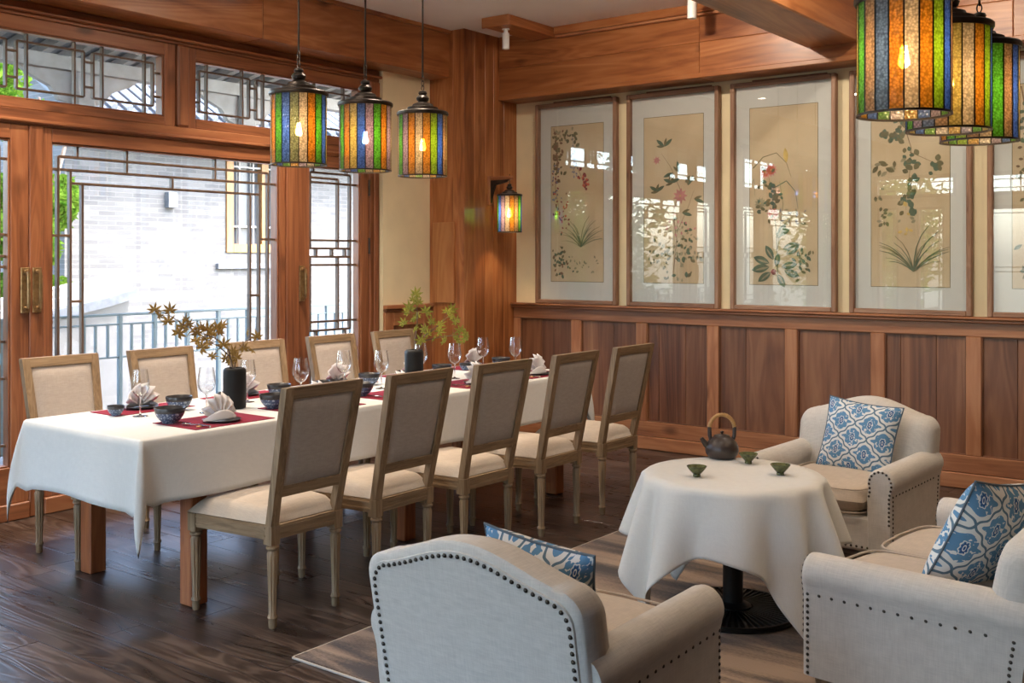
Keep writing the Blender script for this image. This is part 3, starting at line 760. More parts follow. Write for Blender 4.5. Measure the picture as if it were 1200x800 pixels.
# garden wall with sloping coping on the left
gw = thing('garden_wall', 'pale garden wall with sloping tiled coping beyond the railing', 'wall', (-11, 0, -3.4))
g = MB(); g.prism([(3.5, 0), (6.95, 0), (6.95, 4.4), (6.6, 4.33), (3.5, 3.75)], -.22, .22, lambda a, b_, h: (h, a, b_)); obj('wall_body', g, M['stone'], gw, 25)
for (dz, hw) in ((0, .34), (.10, .22), (.2, .1)):
    g = MB(); g.prism([(3.4, 3.76 + dz), (6.6, 4.34 + dz), (7.0, 4.44 + dz), (7.0, 4.54 + dz), (6.6, 4.44 + dz), (3.4, 3.86 + dz)], -hw, hw, lambda a, b_, h: (h, a, b_)); obj('coping_course', g, M['offwhite'] if dz else M['greyroof'], gw, 25)
# porch eave above our own balcony
pc = thing('porch_eave', 'weathered white porch eave with rafters seen through the transom', 'eave', (-6.1, 0, 3.4))
g = MB(); g.prism([(-.05, .35), (-2.75, -.16), (-2.75, -.10), (-.05, .45)], -3, 12, lambda a, b_, h: (a, h, b_)); obj('soffit', g, M['greyroof'], pc, 25)
for k in range(58):
    yy = -2.8 + k * .25
    g = MB(); g.prism([(-.04, .25), (-2.7, -.25), (-2.7, -.17), (-.04, .33)], yy - .035, yy + .035, lambda a, b_, h: (a, h, b_)); obj('rafter', g, M['offwhite'], pc, 25)
B('eave_beam', -2.28, -2.14, -3, 12, -.36, -.245, M['offwhite'], pc)
for yy in (-.4, 2.75, 4.9, 6.6, 8.8):
    B('hanging_post', -2.31, -2.11, yy - .09, yy + .09, -.75, -.361, M['offwhite'], pc, .02)
    g = MB(); g.prism([(yy + .09, -.361), (yy + .09, -.64), (yy + .20, -.60), (yy + .28, -.50), (yy + .45, -.43), (yy + .55, -.361)], -2.24, -2.18, lambda a, b_, h: (h, a, b_)); obj('carved_bracket', g, M['offwhite'], pc, 25)
    g = MB(); g.prism([(yy - .09, -.361), (yy - .55, -.361), (yy - .45, -.43), (yy - .28, -.50), (yy - .20, -.60), (yy - .09, -.64)], -2.24, -2.18, lambda a, b_, h: (h, a, b_)); obj('carved_bracket', g, M['offwhite'], pc, 25)

def tree(loc, h, rad, n, label, mat, seed, leaf=.11):
    rn = random.Random(seed)
    t = thing('broadleaf_tree', label, 'tree', loc)
    obj('trunk', MB().tube([(0, 0, 0), (.1, .05, h * .4), (-.05, .1, h * .75)], lambda s: .14 * (1 - .6 * s), 8), M['twig'], t)
    for k in range(5):
        a = k * 1.256; obj('branch', MB().tube([(.05, .05, h * .4), (math.cos(a) * rad * .4, math.sin(a) * rad * .4, h * .62), (math.cos(a) * rad * .75, math.sin(a) * rad * .75, h * .8)], lambda s: .06 * (1 - .7 * s), 6), M['twig'], t)
    mb = MB()
    cl = []
    for k in range(26):
        d = Vector((rn.gauss(0, 1), rn.gauss(0, 1), rn.gauss(0, 1))).normalized() * rn.uniform(.45, 1)
        cl.append((Vector((d.x * rad * .8, d.y * rad * .8, h * .64 + d.z * h * .33)), rad * rn.uniform(.25, .42)))
    for k in range(n):
        c, cr = rn.choice(cl)
        d = Vector((rn.gauss(0, 1), rn.gauss(0, 1), rn.gauss(0, 1))).normalized() * cr * rn.random() ** .4
        a = Vector((rn.gauss(0, 1), rn.gauss(0, 1), rn.gauss(0, .6))).normalized(); b_ = a.orthogonal().normalized()
        nn = a.cross(b_); s = leaf * rn.uniform(.6, 1.3); p = c + d
        mb.add([p - a * s, p + b_ * s * .42 + nn * s * .1, p + a * s, p - b_ * s * .42 + nn * s * .1], [(0, 1, 2), (0, 2, 3)])
    tag(obj('foliage', mb, mat, t, 0), kind='stuff')
tree((-12.4, 6.35, -3.4), 8.4, 1.05, 16000, 'bright green tree beyond the garden wall at the left window edge', M['leaf_tree'], 3, .085)
tree((-10.6, .2, -3.4), 6.6, 1.9, 7000, 'leafy tree beside the balcony, mirrored in the second picture', M['leaf_tree'], 4)
tree((-12.5, -4.2, -3.4), 7.5, 2.4, 6000, 'dark green tree near the balcony corner', M['leaf_dark'], 5)
tree((-8.0, -9.8, -3.4), 7.6, 2.2, 7000, 'bright green tree behind the terrace, mirrored in the fourth picture', M['leaf_tree'], 6)
tree((-2.2, -12.5, -3.4), 8.0, 2.4, 7000, 'tall tree behind the terrace to the right of the bright one', M['leaf_dark'], 8)
# ------------------------------------------------------------------ furniture
rug = thing('area_rug', 'brown striated flat rug under the lounge seating', 'rug', (-1.24, 4.34, 0))
B('pile', -1.785, 1.785, -1.705, 1.705, .0005, .011, M['rug'], rug, .003)
bind = plain('pale_rug_binding', (.50, .45, .38), .9)
for q in ((-1.79, 1.79, -1.712, -1.7051), (-1.79, 1.79, 1.7051, 1.712), (-1.793, -1.7851, -1.705, 1.705), (1.7851, 1.793, -1.705, 1.705)): B('edge_binding', q[0], q[1], q[2], q[3], .0003, .0095, bind, rug, .002)

# ---- dining table and cloth
TX0, TX1, TY0, TY1, TZ = -4.665, -3.755, 2.475, 5.715, .748
dt = thing('dining_table', 'long dining table with square orange timber legs under a white cloth', 'table', (-4.21, 4.1, 0))
def dl(x, y): return x + 4.21, y - 4.1
a, b_ = dl(TX0, TY0); c, d = dl(TX1, TY1)
B('tabletop', a + .003, c - .003, b_ + .003, d - .003, .70, TZ - .004, tablewood(1), dt)
B('apron', a + .05, c - .05, b_ + .3, d - .3, .615, .6995, tablewood(1), dt)
for y in (2.80, 4.12, 5.50):
    for x in (-4.632, -3.857):
        p, q = dl(x, y); B('leg', p - .042, p + .042, q - .042, q + .042, 0, .6995, tablewood(2), dt, .005)

def table_cloth():
    mb = MB(); r = .014
    segs = []          # (point, normal angle, drop, distance to corner, corner amount)
    cor = [(TX1 - r, TY0 + r, -90), (TX1 - r, TY1 - r, 0), (TX0 + r, TY1 - r, 90), (TX0 + r, TY0 + r, 180)]
    lens = [TY1 - TY0, TX1 - TX0, TY1 - TY0, TX1 - TX0]; drops = [.250, .285, .250, .285]
    P = []
    for k in range(4):
        cx, cy, a0 = cor[k]; d0 = drops[(k + 3) % 4]; d1 = drops[k]
        for i in range(15):
            th = i / 14; an = R(a0 + 90 * th); s = math.sin(PI * th)
            P.append((cx + r * math.cos(an), cy + r * math.sin(an), an, (d0 * (1 - th) + d1 * th) + (1 - abs(2 * th - 1)) ** 1.6 * .19, s, 0.0))
        an = R(a0 + 90); nx, ny = cor[(k + 1) % 4][:2]
        m = int(lens[k] / .045)
        for i in range(1, m):
            t = i / m; L = lens[k]; dist = min(t, 1 - t) * L
            P.append((cx + r * math.cos(an) + (nx - cx) * t, cy + r * math.sin(an) + (ny - cy) * t, an, d1 + .008 * math.sin(t * L * 4 + k) + .05 * math.exp(-dist / .05), 0.0, dist))
    n = len(P); nv = 12; vs = []; fs = []
    for j in range(nv + 1):
        v = j / nv
        for (x, y, an, drop, s, dist) in P:
            if j == 0: vs.append((x - .006 * math.cos(an), y - .006 * math.sin(an), TZ + .004)); continue
            e = (v - 1 / nv) / (1 - 1 / nv)
            out = .002 + .022 * e + .012 * e * math.sin((x * .9 + y) * 11 + 2 * math.sin(y * 3)) + s ** 1.5 * (.045 * math.sin(e * PI * .7))
            if s == 0: out -= .02 * e * math.exp(-(dist - .07) ** 2 / .004)
            z = TZ - .002 - drop * e
            vs.append((x + out * math.cos(an), y + out * math.sin(an), z))
    for j in range(nv):
        for i in range(n): fs.append((j * n + i, (j + 1) * n + i, (j + 1) * n + (i + 1) % n, j * n + (i + 1) % n))
    top = len(vs)
    fs.append(tuple(reversed(range(n))) if False else tuple(range(n)))
    mb.add(vs, fs)
    return mb
tc_ = obj('tablecloth', table_cloth(), M['cloth'], None, 60)
sol = tc_.modifiers.new('thickness', 'SOLIDIFY'); sol.thickness = .002; sol.offset = 1
tag(tc_, 'white linen cloth draped over the long dining table', 'tablecloth')

# ---- dining chairs (local front = +x)
def hexa(mb, lo, hi, mi=0):
    return mb.add(list(lo) + list(hi), [(3, 2, 1, 0), (4, 5, 6, 7), (0, 1, 5, 4), (1, 2, 6, 5), (2, 3, 7, 6), (3, 0, 4, 7)], mi)
def rect(cx, cy, z, wx, wy): return [(cx - wx, cy - wy, z), (cx + wx, cy - wy, z), (cx + wx, cy + wy, z), (cx - wx, cy + wy, z)]
def leg_mesh():
    mb = MB()
    fl = lambda r, z, a: r - (.0022 * (1 + math.cos(a * 8)) if -.29 < z < -.03 else 0)
    mb.lathe([(.014, -.335), (.016, -.328), (.0165, -.30), (.021, -.293), (.021, -.286), (.0165, -.280), (.018, -.22), (.022, -.09), (.024, -.035), (.019, -.028), (.019, -.022), (.026, -.016), (.026, -.008), (.020, -.004), (.020, 0)], 24, fn=fl)
    return mb
def back_x(z): return -.215 - max(0, z - .40) * .205
def make_chair():
    t = thing('dining_chair', 'x', 'chair', group='dining chairs around the long table')
    lm = leg_mesh().mesh('leg', 40)
    for (x, y) in ((.215, .215), (.215, -.215), (-.22, .172), (-.22, -.172)):
        lg = link('leg', lm, oak(2), t, (x, y, .335))
    for (x, y) in ((.215, .215), (.215, -.215)): B('corner_block', x - .026, x + .026, y - .026, y + .026, .335, .412, oak(2), t, .003)
    mb = MB()
    for s in (-1, 1):
        st = MB()
        zs = [.335, .41, .55, .75, .968]
        for z0, z1 in zip(zs, zs[1:]):
            y0 = s * (.172 + max(0, z0 - .41) * .035); y1 = s * (.172 + max(0, z1 - .41) * .035)
            w0 = .024 if z0 < .41 else .017; w1 = .024 if z1 <= .41 else .017
            hexa(st, rect(back_x(z0), y0, z0, w0, .023 if z0 < .41 else .020), rect(back_x(z1), y1, z1, w1, .023 if z1 <= .41 else .020))
        obj('back_stile', st, oak(2), t, 20)
    for (z0, z1, nm) in ((.928, .972, 'top_rail'), (.525, .565, 'lower_rail')):
        y0 = .152 + (z0 - .41) * .035; y1 = .152 + (z1 - .41) * .035
        if nm == 'top_rail': y0 += .037; y1 += .037
        obj(nm, hexa(MB(), rect(back_x(z0), 0, z0, .0165, y0), rect(back_x(z1), 0, z1, .0165, y1)), oak(1), t, 20)
    # upholstered panel, padded both sides
    pn = MB(); hw0, hw1 = .158, .170
    def pf(sgn):
        def f(u, v):
            z = .565 + v * .363; hw = hw0 + (hw1 - hw0) * v; e = min(1, 6 * min(u, 1 - u), 8 * min(v, 1 - v))
            return (back_x(z) + sgn * (.006 + .012 * math.sqrt(max(0, e))), (u - .5) * 2 * hw * (1 if sgn > 0 else -1), z)
        return f
    pn.grid(pf(1), 14, 14); pn.grid(pf(-1), 14, 14)
    obj('back_panel', pn, M['chairlinen'], t, 50)
    bead = MB()
    for sg in (1, -1):
        bead.tube([(back_x(z) + sg * .012, yy, z) for (z, yy) in ((.567, -.156), (.926, -.168), (.926, .168), (.567, .156))], .004, 6, closed=True)
    obj('panel_bead', bead, oak(2), t)
    # seat rails (trapezoid)
    def rail(p, q, nm):
        p, q = Vector(p), Vector(q); dr = (q - p).normalized(); nr = Vector((-dr.y, dr.x)) * .013
        lo = [(*(p - nr), .355), (*(q - nr), .355), (*(q + nr), .355), (*(p + nr), .355)]; hi = [(x, y, .412) for x, y, z in lo]
        mb = hexa(MB(), lo, hi)
        lo2 = [(*(p - nr * 1.25), .366), (*(q - nr * 1.25), .366), (*(q + nr * 1.25), .366), (*(p + nr * 1.25), .366)]; hexa(mb, lo2, [(x, y, .374) for x, y, z in lo2])
        lo2 = [(x, y, .396) for x, y, z in lo2]; hexa(mb, lo2, [(x, y, .404) for x, y, z in lo2])
        obj(nm, mb, oak(1) if abs(dr.y) > .5 else oak(0), t, 20)
    rail((.225, -.19), (.225, .19), 'front_rail'); rail((-.225, .15), (-.225, -.15), 'rear_rail')
    rail((-.20, -.182), (.19, -.222), 'side_rail'); rail((.19, .222), (-.20, .182), 'side_rail')
    def sf(u, v):
        x = -.222 + u * .462; hw = .188 + u * .055; q = v * 2 - 1
        e = min(u, 1 - u) * 9; f = min(1 - abs(q), 1) * 5
        h = .415 + .055 * math.sqrt(min(1, max(0, e))) * math.sqrt(min(1, max(0, f))) + .018 * math.sin(PI * u) * math.cos(q * PI / 2)
        return (x, q * hw, h)
    mb = MB().grid(sf, 26, 26)
    mb.box(-.215, .232, -.18, .18, .405, .4149)
    obj('seat_cushion', mb, M['lamplit_seatlinen'], t, 70)
    return t
ordn = ['nearest the camera', 'second from the camera', 'third from the camera', 'fourth from the camera', 'farthest from the camera']
NY = [2.975, 3.555, 4.145, 4.775, 5.385]; FY = [2.985, 3.60, 4.265, 4.90, 5.50]
NXc = [-3.57, -3.565, -3.54, -3.54, -3.54]
chair = make_chair()
for i in range(5):
    lab = 'limed oak dining chair with linen back, room side of the table, ' + ordn[i]
    if i == 0: chair.location = (NXc[0], NY[0], 0); chair.rotation_euler = (0, 0, PI + R(.5)); chair['label'] = lab
    else: copy_tree(chair, (NXc[i], NY[i], 0), PI + R((0, 1, -1, .6, 0)[i]), lab)
for i in range(5):
    copy_tree(chair, (-4.925, FY[i], 0), R((0, 1.5, -1, 1, 2)[i]), 'limed oak dining chair with linen back, window side of the table, ' + ordn[i])

# ---- place settings
def lathe_part(name, prof, mat, parent, n=28, smooth=60, **k): return obj(name, MB().lathe(prof, n, **k), mat, parent, smooth)
def make_glass():
    t = thing('wine_glass', 'x', 'glass', group='wine glasses on the dining table')
    lathe_part('foot', [(.0, .0), (.034, 0), (.034, .0015), (.010, .005), (.0045, .010)], M['stemglass'], t, cap0=False, cap1=False)
    lathe_part('stem', [(.0045, .010), (.0034, .02), (.0034, .075), (.0055, .088)], M['stemglass'], t, 12, cap0=False, cap1=False)
    o = [(.0055, .088), (.018, .094), (.032, .108), (.0405, .128), (.042, .145), (.040, .165), (.036, .19), (.0325, .215)]
    inn = [(r - .0012, z + (.002 if i == 0 else 0)) for i, (r, z) in enumerate(o)][::-1]
    lathe_part('cup', o + inn + [(.0, .0915)], M['wineglass'], t, 32, cap0=False, cap1=False)
    return t
def make_bowl():
    t = thing('rice_bowl', 'x', 'bowl', group='blue relief bowls on the dining table')
    lathe_part('body', [(.0, .0), (.022, .0), (.024, .004), (.034, .012), (.043, .025), (.0475, .036)], M['bowl'], t, cap0=False, cap1=False)
    lathe_part('rim', [(.0475, .036), (.0505, .052), (.0495, .0535), (.0475, .052), (.041, .027), (.030, .013), (0, .009)], M['bowl_in'], t, cap0=False, cap1=False)
    return t
def make_napkin():
    t = thing('folded_napkin', 'x', 'napkin', group='fan-folded napkins on the dining table')
    mb = MB(); n = 13
    def f(u, v):
        a = R(-78 + 156 * u); zig = (1 if int(round(u * (n - 1))) % 2 else -1)
        r = .016 + .104 * v * (1 if zig > 0 else .86)
        return (.004 + zig * .015 * v + .014 * v, r * math.sin(a) * .80, .006 + r * math.cos(a) * .98)
    g = MB().grid(f, n, 5); mb.v, mb.f, mb.m = g.v, g.f, g.m
    o = obj('fan', mb, M['napkin'], t, 12)
    s = o.modifiers.new('thickness', 'SOLIDIFY'); s.thickness = .0022; s.offset = 0
    # folded collar wrapped round the fan
    def c(u, v):
        a = -PI * .06 + u * PI * 1.12; sn = math.sin(min(PI, max(0, a)))
        return (-.034 * sn * (1 - .35 * v) + .014, math.cos(a) * (.088 - .016 * v * sn), .001 + v * (.008 + .036 * sn ** 1.5))
    o = obj('collar', MB().grid(c, 22, 6), M['napkin'], t, 40)
    s = o.modifiers.new('thickness', 'SOLIDIFY'); s.thickness = .002; s.offset = 0
    return t
def make_plate():
    t = thing('side_plate', 'x', 'plate', group='dark plates under the napkins')
    lathe_part('dish', [(0, 0), (.045, 0), (.048, .003), (.082, .009), (.085, .011), (.082, .0115), (.05, .006), (0, .005)], M['bowl_in'], t, 32, cap0=False, cap1=False)
    lathe_part('foot_ring', [(.040, .0), (.044, 0), (.044, .003), (.040, .003)], M['bowl_in'], t, 28, cap0=False, cap1=False)
    return t
def make_spoon():
    t = thing('spoon', 'x', 'spoon', group='steel spoons on the placemats')
    obj('handle', MB().tube([(-.02, 0, .006), (.03, 0, .009), (.09, 0, .006)], lambda s: .0025 + .002 * s, 8), M['silver'], t)
    def f(u, v): 
        a = 2 * PI * u; r = v; return (-.042 + .024 * r * math.cos(a), .015 * r * math.sin(a), .003 + .006 * r * r)
    o = obj('bowl', MB().grid(f, 20, 6, wrap_u=True), M['silver'], t); s = o.modifiers.new('thickness', 'SOLIDIFY'); s.thickness = .0012
    obj('rest', MB().box(.028, .044, -.02, .02, 0, .0065, .003), M['bamboo'], t)
    return t
protos = {}
def put(kind, make, loc, rz, label):
    if kind not in protos:
        protos[kind] = make(); o = protos[kind]; o.location = loc; o.rotation_euler = (0, 0, rz); o['label'] = label; return o
    return copy_tree(protos[kind], loc, rz, label)
CZ = TZ + .006
ordw = ['first', 'second', 'third', 'fourth', 'fifth']
for i in range(5):
    for side in (0, 1):
        y = (NY[i], FY[i] + .01)[side]; sg = (1, -1)[side]   # sg: towards the chair is +x for the room side
        where = '%s setting from the camera, %s side' % (ordw[i], ('room', 'window')[side])
        mb = MB()
        if side == 0: x0, x1 = -4.10, -3.79
        else: x0, x1 = -4.63, -4.41
        pm = obj('placemat', mb.box(x0, x1, y - .215, y + .215, CZ, CZ + .003, .001), M['red'], None, 20)
        tag(pm, 'crimson fabric placemat at the ' + where, 'placemat', 'crimson placemats on the dining table')
        px = -3.895 if side == 0 else -4.545
        put('plate', make_plate, (px, y, CZ + .003), 0, 'dark round plate under the napkin at the ' + where)
        put('napkin', make_napkin, (px, y, CZ + .0095), PI if side == 0 else 0, 'white fan-folded napkin at the ' + where)
        if side == 0:
            put('bowl', make_bowl, (-4.035, y - .17, CZ + (.003 if True else 0)), i * 1.0, 'blue relief bowl with dark rim at the ' + where).scale = (1.34, 1.34, 1.3)
            put('glass', make_glass, (-4.185, y + .135, CZ), 0, 'clear wine glass with a thin stem at the ' + where)
            put('spoon', make_spoon, (-3.87, y - .165, CZ + .0032), R(12), 'steel spoon on a small rest at the ' + where)
        else:
            put('bowl', make_bowl, (-4.365, y + .09, CZ), i * .8, 'blue relief bowl with dark rim at the ' + where).scale = (1.25, 1.25, 1.25)
            put('glass', make_glass, (-4.335, y - .14, CZ), 0, 'clear wine glass with a thin stem at the ' + where)
            o = put('cupb', make_bowl, (-4.43, y - .205, CZ + .003), i, 'small blue dipping bowl at the ' + where)
            o.scale = (.78, .78, .85); o['group'] = 'small dipping bowls on the dining table'

# ---- vases with maple branches
def unproject_x(u, v, x):
    A = math.radians(37.3455); fx, fy, rx, ry = -math.sin(A), math.cos(A), math.cos(A), math.sin(A)
    a = (u - 600) / 1245; dx, dy, dz = fx + rx * a, fy + ry * a, -(v - 303) / 1245
    t = x / dx; return Vector((x, dy * t, 1.48 + dz * t))
def maple_leaf_mesh(name, mat, lobes=7):
    vs = [(0, 0, 0)]; fs = []
    for k in range(lobes):
        a = R(-125 + 250 * k / (lobes - 1)); L = 1.0 - .38 * (abs(k - (lobes - 1) / 2) / ((lobes - 1) / 2)) ** 1.5
        w = .165
        d = (math.sin(a), math.cos(a)); p = (d[1], -d[0]); o = len(vs)
        vs += [(d[0] * L * .22 + p[0] * w * .55, d[1] * L * .22 + p[1] * w * .55, .03), (d[0] * L * .5 + p[0] * w * .8, d[1] * L * .5 + p[1] * w * .8, .05), (d[0] * L, d[1] * L, -.06),
               (d[0] * L * .5 - p[0] * w * .8, d[1] * L * .5 - p[1] * w * .8, .05), (d[0] * L * .22 - p[0] * w * .55, d[1] * L * .22 - p[1] * w * .55, .03), (d[0] * L * .5, d[1] * L * .5, .0)]
        fs += [(0, o, o + 5), (0, o + 5, o + 4), (o, o + 1, o + 5), (o + 5, o + 3, o + 4), (o + 1, o + 2, o + 5), (o + 5, o + 2, o + 3)]
    mb = MB(); mb.add(vs, fs); me = mb.mesh(name, 0); me.materials.append(mat); return me
def vase(loc, label):
    t = thing('vase', label, 'vase', loc)
    lathe_part('body', [(0, 0), (.045, 0), (.053, .005), (.055, .012), (.055, .178), (.053, .190), (.045, .197), (.038, .198)], M['black'], t, 32, cap0=False, cap1=False)
    lathe_part('neck', [(.038, .198), (.034, .196), (.033, .17), (.0, .15)], M['black'], t, 32, cap0=False, cap1=False)
    return t
def branch(v, pix, stems, mat, label, seed, size, spread):
    rn = random.Random(seed); base = Vector((v[0], v[1], v[2] + .158))
    t = thing('maple_branch', label, 'branch', base)
    me = maple_leaf_mesh('maple_leaf', mat)
    node = []
    for st in stems:
        pts = [Vector((0, 0, 0))] + [unproject_x(u, w, v[0] + dx) - base for (u, w, dx) in st]
        fine = []
        for a, b_ in zip(pts, pts[1:]):
            for k in range(4): fine.append(a.lerp(b_, k / 4))
        fine.append(pts[-1]); node += fine[3:]
        obj('stem', MB().tube(fine, lambda s: .0042 * (1 - .65 * s), 6), M['twig'], t)
    for (u, w) in pix:
        p = unproject_x(u, w, v[0] + rn.uniform(-spread, spread)) - base
        q = min(node, key=lambda n_: (n_ - p).length)
        if (q - p).length > .012:
            obj('petiole', MB().tube([q, q.lerp(p, .5) + Vector((0, 0, .006)), p], .0012, 5), M['twig'], t)
        d = (p - q); out = Vector((d.x, d.y, 0)); ang = math.atan2(d.x, d.z) if d.length > .01 else 0
        l = link('leaf', me, None, t, p)
        s = size * rn.uniform(.8, 1.2)
        l.scale = (s, s, s)
        l.rotation_euler = (R(rn.uniform(35, 115)), R(rn.uniform(-40, 40)), R(37 + rn.uniform(-70, 70)))
    return t
V1 = (-4.2, 3.284, CZ); V2 = (-4.2, 4.565, CZ)
vase(V1, 'matte black cylinder vase holding the bronze maple branch')
vase(V2, 'matte black cylinder vase holding the green maple branch')
branch(V1, [(181, 364), (188, 371), (199, 364), (197, 377), (218, 376), (214, 384), (209, 391), (224, 389), (231, 391), (235, 385), (243, 387), (254, 385), (258, 390), (249, 393), (240, 398), (229, 400), (236, 408), (245, 404), (248, 418), (262, 405), (264, 421), (274, 413), (278, 420), (290, 391), (301, 395), (296, 412), (286, 409), (270, 424), (222, 381), (260, 383)],
       [[(268, 410, 0), (252, 396, .01), (235, 390, .02), (215, 380, .03), (195, 367, .04)], [(276, 415, 0), (285, 402, -.02), (297, 393, -.04)], [(270, 418, .02), (255, 404, .04), (240, 400, .05)]],
       M['leaf_gold'], 'arching bronze maple branch reaching left over the table', 3, .047, .05)
branch(V2, [(487, 345), (484, 352), (491, 355), (477, 367), (473, 379), (490, 371), (499, 366), (484, 375), (487, 386), (498, 386), (506, 378), (515, 381), (524, 366), (530, 372), (530, 363), (535, 377), (514, 389), (520, 400), (508, 398), (535, 396), (540, 388), (546, 393), (545, 398), (494, 400), (538, 401), (480, 362), (502, 392)],
       [[(487, 395, 0), (489, 378, .0), (489, 362, .01), (487, 348, .02)], [(494, 396, 0), (510, 384, -.02), (526, 370, -.03)], [(497, 399, 0), (520, 394, -.02), (543, 392, -.04)]],
       M['leaf_olive'], 'upright green maple branch in front of the column', 5, .052, .05)

# ---- round tea table
RX, RY, RR, RZ = -1.95, 4.07, .37, .585
rt = thing('pedestal_table', 'round pedestal tea table with ribbed black iron base', 'table', (RX, RY, .0112))
lathe_part('tabletop', [(0, .545), (RR - .018, .545), (RR - .013, .549), (RR - .013, .562), (RR - .018, .5665), (0, .5665)], tablewood(0), rt, 48, 40, cap0=False, cap1=False)
lathe_part('column', [(.0415, .03), (.0415, .5445)], M['iron'], rt, 28)
lathe_part('collar', [(.075, .024), (.075, .034), (.060, .038), (.050, .045), (.0416, .048)], M['iron'], rt, 36, 30, cap0=False, cap1=False)
lathe_part('base_disc', [(0, 0), (.262, 0), (.27, .005), (.27, .012), (.262, .016), (.16, .020), (.0, .024)], M['iron'], rt, 64, 30, cap0=False, cap1=False)
ribm = MB(); hexa(ribm, [(.082, -.0028, .0205), (.255, -.006, .0155), (.255, .006, .0155), (.082, .0028, .0205)], [(.082, -.0018, .030), (.255, -.004, .0235), (.255, .004, .0235), (.082, .0018, .030)])
ribme = ribm.mesh('base_rib', 0)
for k in range(56): link('base_rib', ribme, M['iron'], rt, None, (0, 0, 2 * PI * k / 56))
lathe_part('base_rim', [(.255, .016), (.268, .016), (.268, .024), (.255, .024)], M['iron'], rt, 64, 30, cap0=False, cap1=False)
def round_cloth():
    A0 = R(-119); half = .625
    def f(u, v):
        th = 2 * PI * u; rel = (th - A0 + PI / 4) % (PI / 2) - PI / 4      # 0 at a corner
        L = half / math.cos(PI / 4 - abs(rel)) - RR + .07 * max(0, 1 - abs(rel) / .45) ** 2
        if v < .28:
            k = v / .28; return (k * (RR - .004) * math.cos(th), k * (RR - .004) * math.sin(th), .0)
        e = (v - .28) / .72
        ph = 11 * th + 1.3 * math.sin(3 * th + .7)
        fold = math.cos(ph)
        amp = (.098 + .025 * math.sin(2 * th + 1)) * e ** .85
        rad = RR + .004 + .05 * e + amp * .5 * (fold + .15) + .02 * e * math.cos(4 * rel)
        ed = min(1, e * 14)
        sw = .03 * e * math.sin(ph + .8)
        return (rad * math.cos(th + sw), rad * math.sin(th + sw), -.006 * (1 - math.cos(ed * PI / 2)) - L * e * .985)
    mb = MB().grid(f, 220, 30, wrap_u=True)
    return mb
rc = obj('round_tablecloth', round_cloth(), M['cloth'], None, 70, (RX, RY, RZ + .0025))
s_ = rc.modifiers.new('thickness', 'SOLIDIFY'); s_.thickness = .002; s_.offset = 1
tag(rc, 'white square cloth with hanging points over the round tea table', 'tablecloth')
def unz(u, v, z):
    A = math.radians(37.3455); fx, fy, rx, ry = -math.sin(A), math.cos(A), math.cos(A), math.sin(A)
    a = (u - 600) / 1245; b2 = -(v - 303) / 1245; t = (z - 1.48) / b2
    return ((fx + rx * a) * t, (fy + ry * a) * t, z)
CT = RZ + .0048
# teapot
p = unz(846, 536, CT)
tp = thing('teapot', 'dark brown clay teapot with a bamboo bail handle', 'teapot', p, R(37))
lathe_part('body', [(0, 0), (.052, 0), (.060, .004), (.070, .018), (.0745, .034), (.072, .052), (.064, .070), (.053, .084), (.040, .093), (.036, .096)], M['teapot'], tp, 40, cap0=False, cap1=False)
lid = lathe_part('lid', [(.0355, .096), (.034, .100), (.012, .106), (0, .107)], M['teapot'], tp, 32, cap0=False, cap1=False)
lathe_part('knob', [(.004, .1065), (.007, .112), (.009, .117), (.0, .121)], M['teapot'], lid, 16, cap0=False, cap1=False)
obj('spout', MB().tube([(-.055, 0, .048), (-.072, 0, .060), (-.083, 0, .075), (-.092, 0, .088)], lambda s: .017 - .0085 * s, 14), M['teapot'], tp)
for sg in (-1, 1): obj('lug', MB().tube([(sg * .048, 0, .078), (sg * .055, 0, .10), (sg * .056, 0, .138)], .0088, 12), M['teapot'], tp)
hd = obj('handle', MB().tube([(.056 * math.cos(a), 0, .130 + .062 * math.sin(a)) for a in [PI * k / 16 for k in range(17)]], .0085, 12), M['bamboo'], tp)
mb = MB()
for k in range(1, 16):
    a = PI * k / 16; mb.tube([(.056 * math.cos(a - .02), 0, .130 + .062 * math.sin(a - .02)), (.056 * math.cos(a + .02), 0, .130 + .062 * math.sin(a + .02))], .0094, 10)
tag(obj('cane_wrap', mb, M['bamboo'], hd), kind='stuff')
def cup(u, v, lab):
    t = thing('tea_cup', lab, 'cup', unz(u, v, CT), 0, 'olive tea cups on the round table')
    lathe_part('bowl', [(0, .0075), (.014, .008), (.030, .026), (.041, .041), (.0405, .043), (.039, .0425), (.028, .027), (.012, .0125), (0, .011)], M['cup'], t, 28, cap0=False, cap1=False)
    lathe_part('foot', [(0, 0), (.0155, 0), (.0165, .002), (.0145, .0085)], M['cup'], t, 24, cap0=False, cap1=False)
cup(816.5, 558, 'olive glazed conical tea cup left of the teapot')
cup(877, 542.5, 'olive glazed conical tea cup just right of the teapot')
cup(914.5, 556, 'olive glazed conical tea cup at the right edge of the round table')
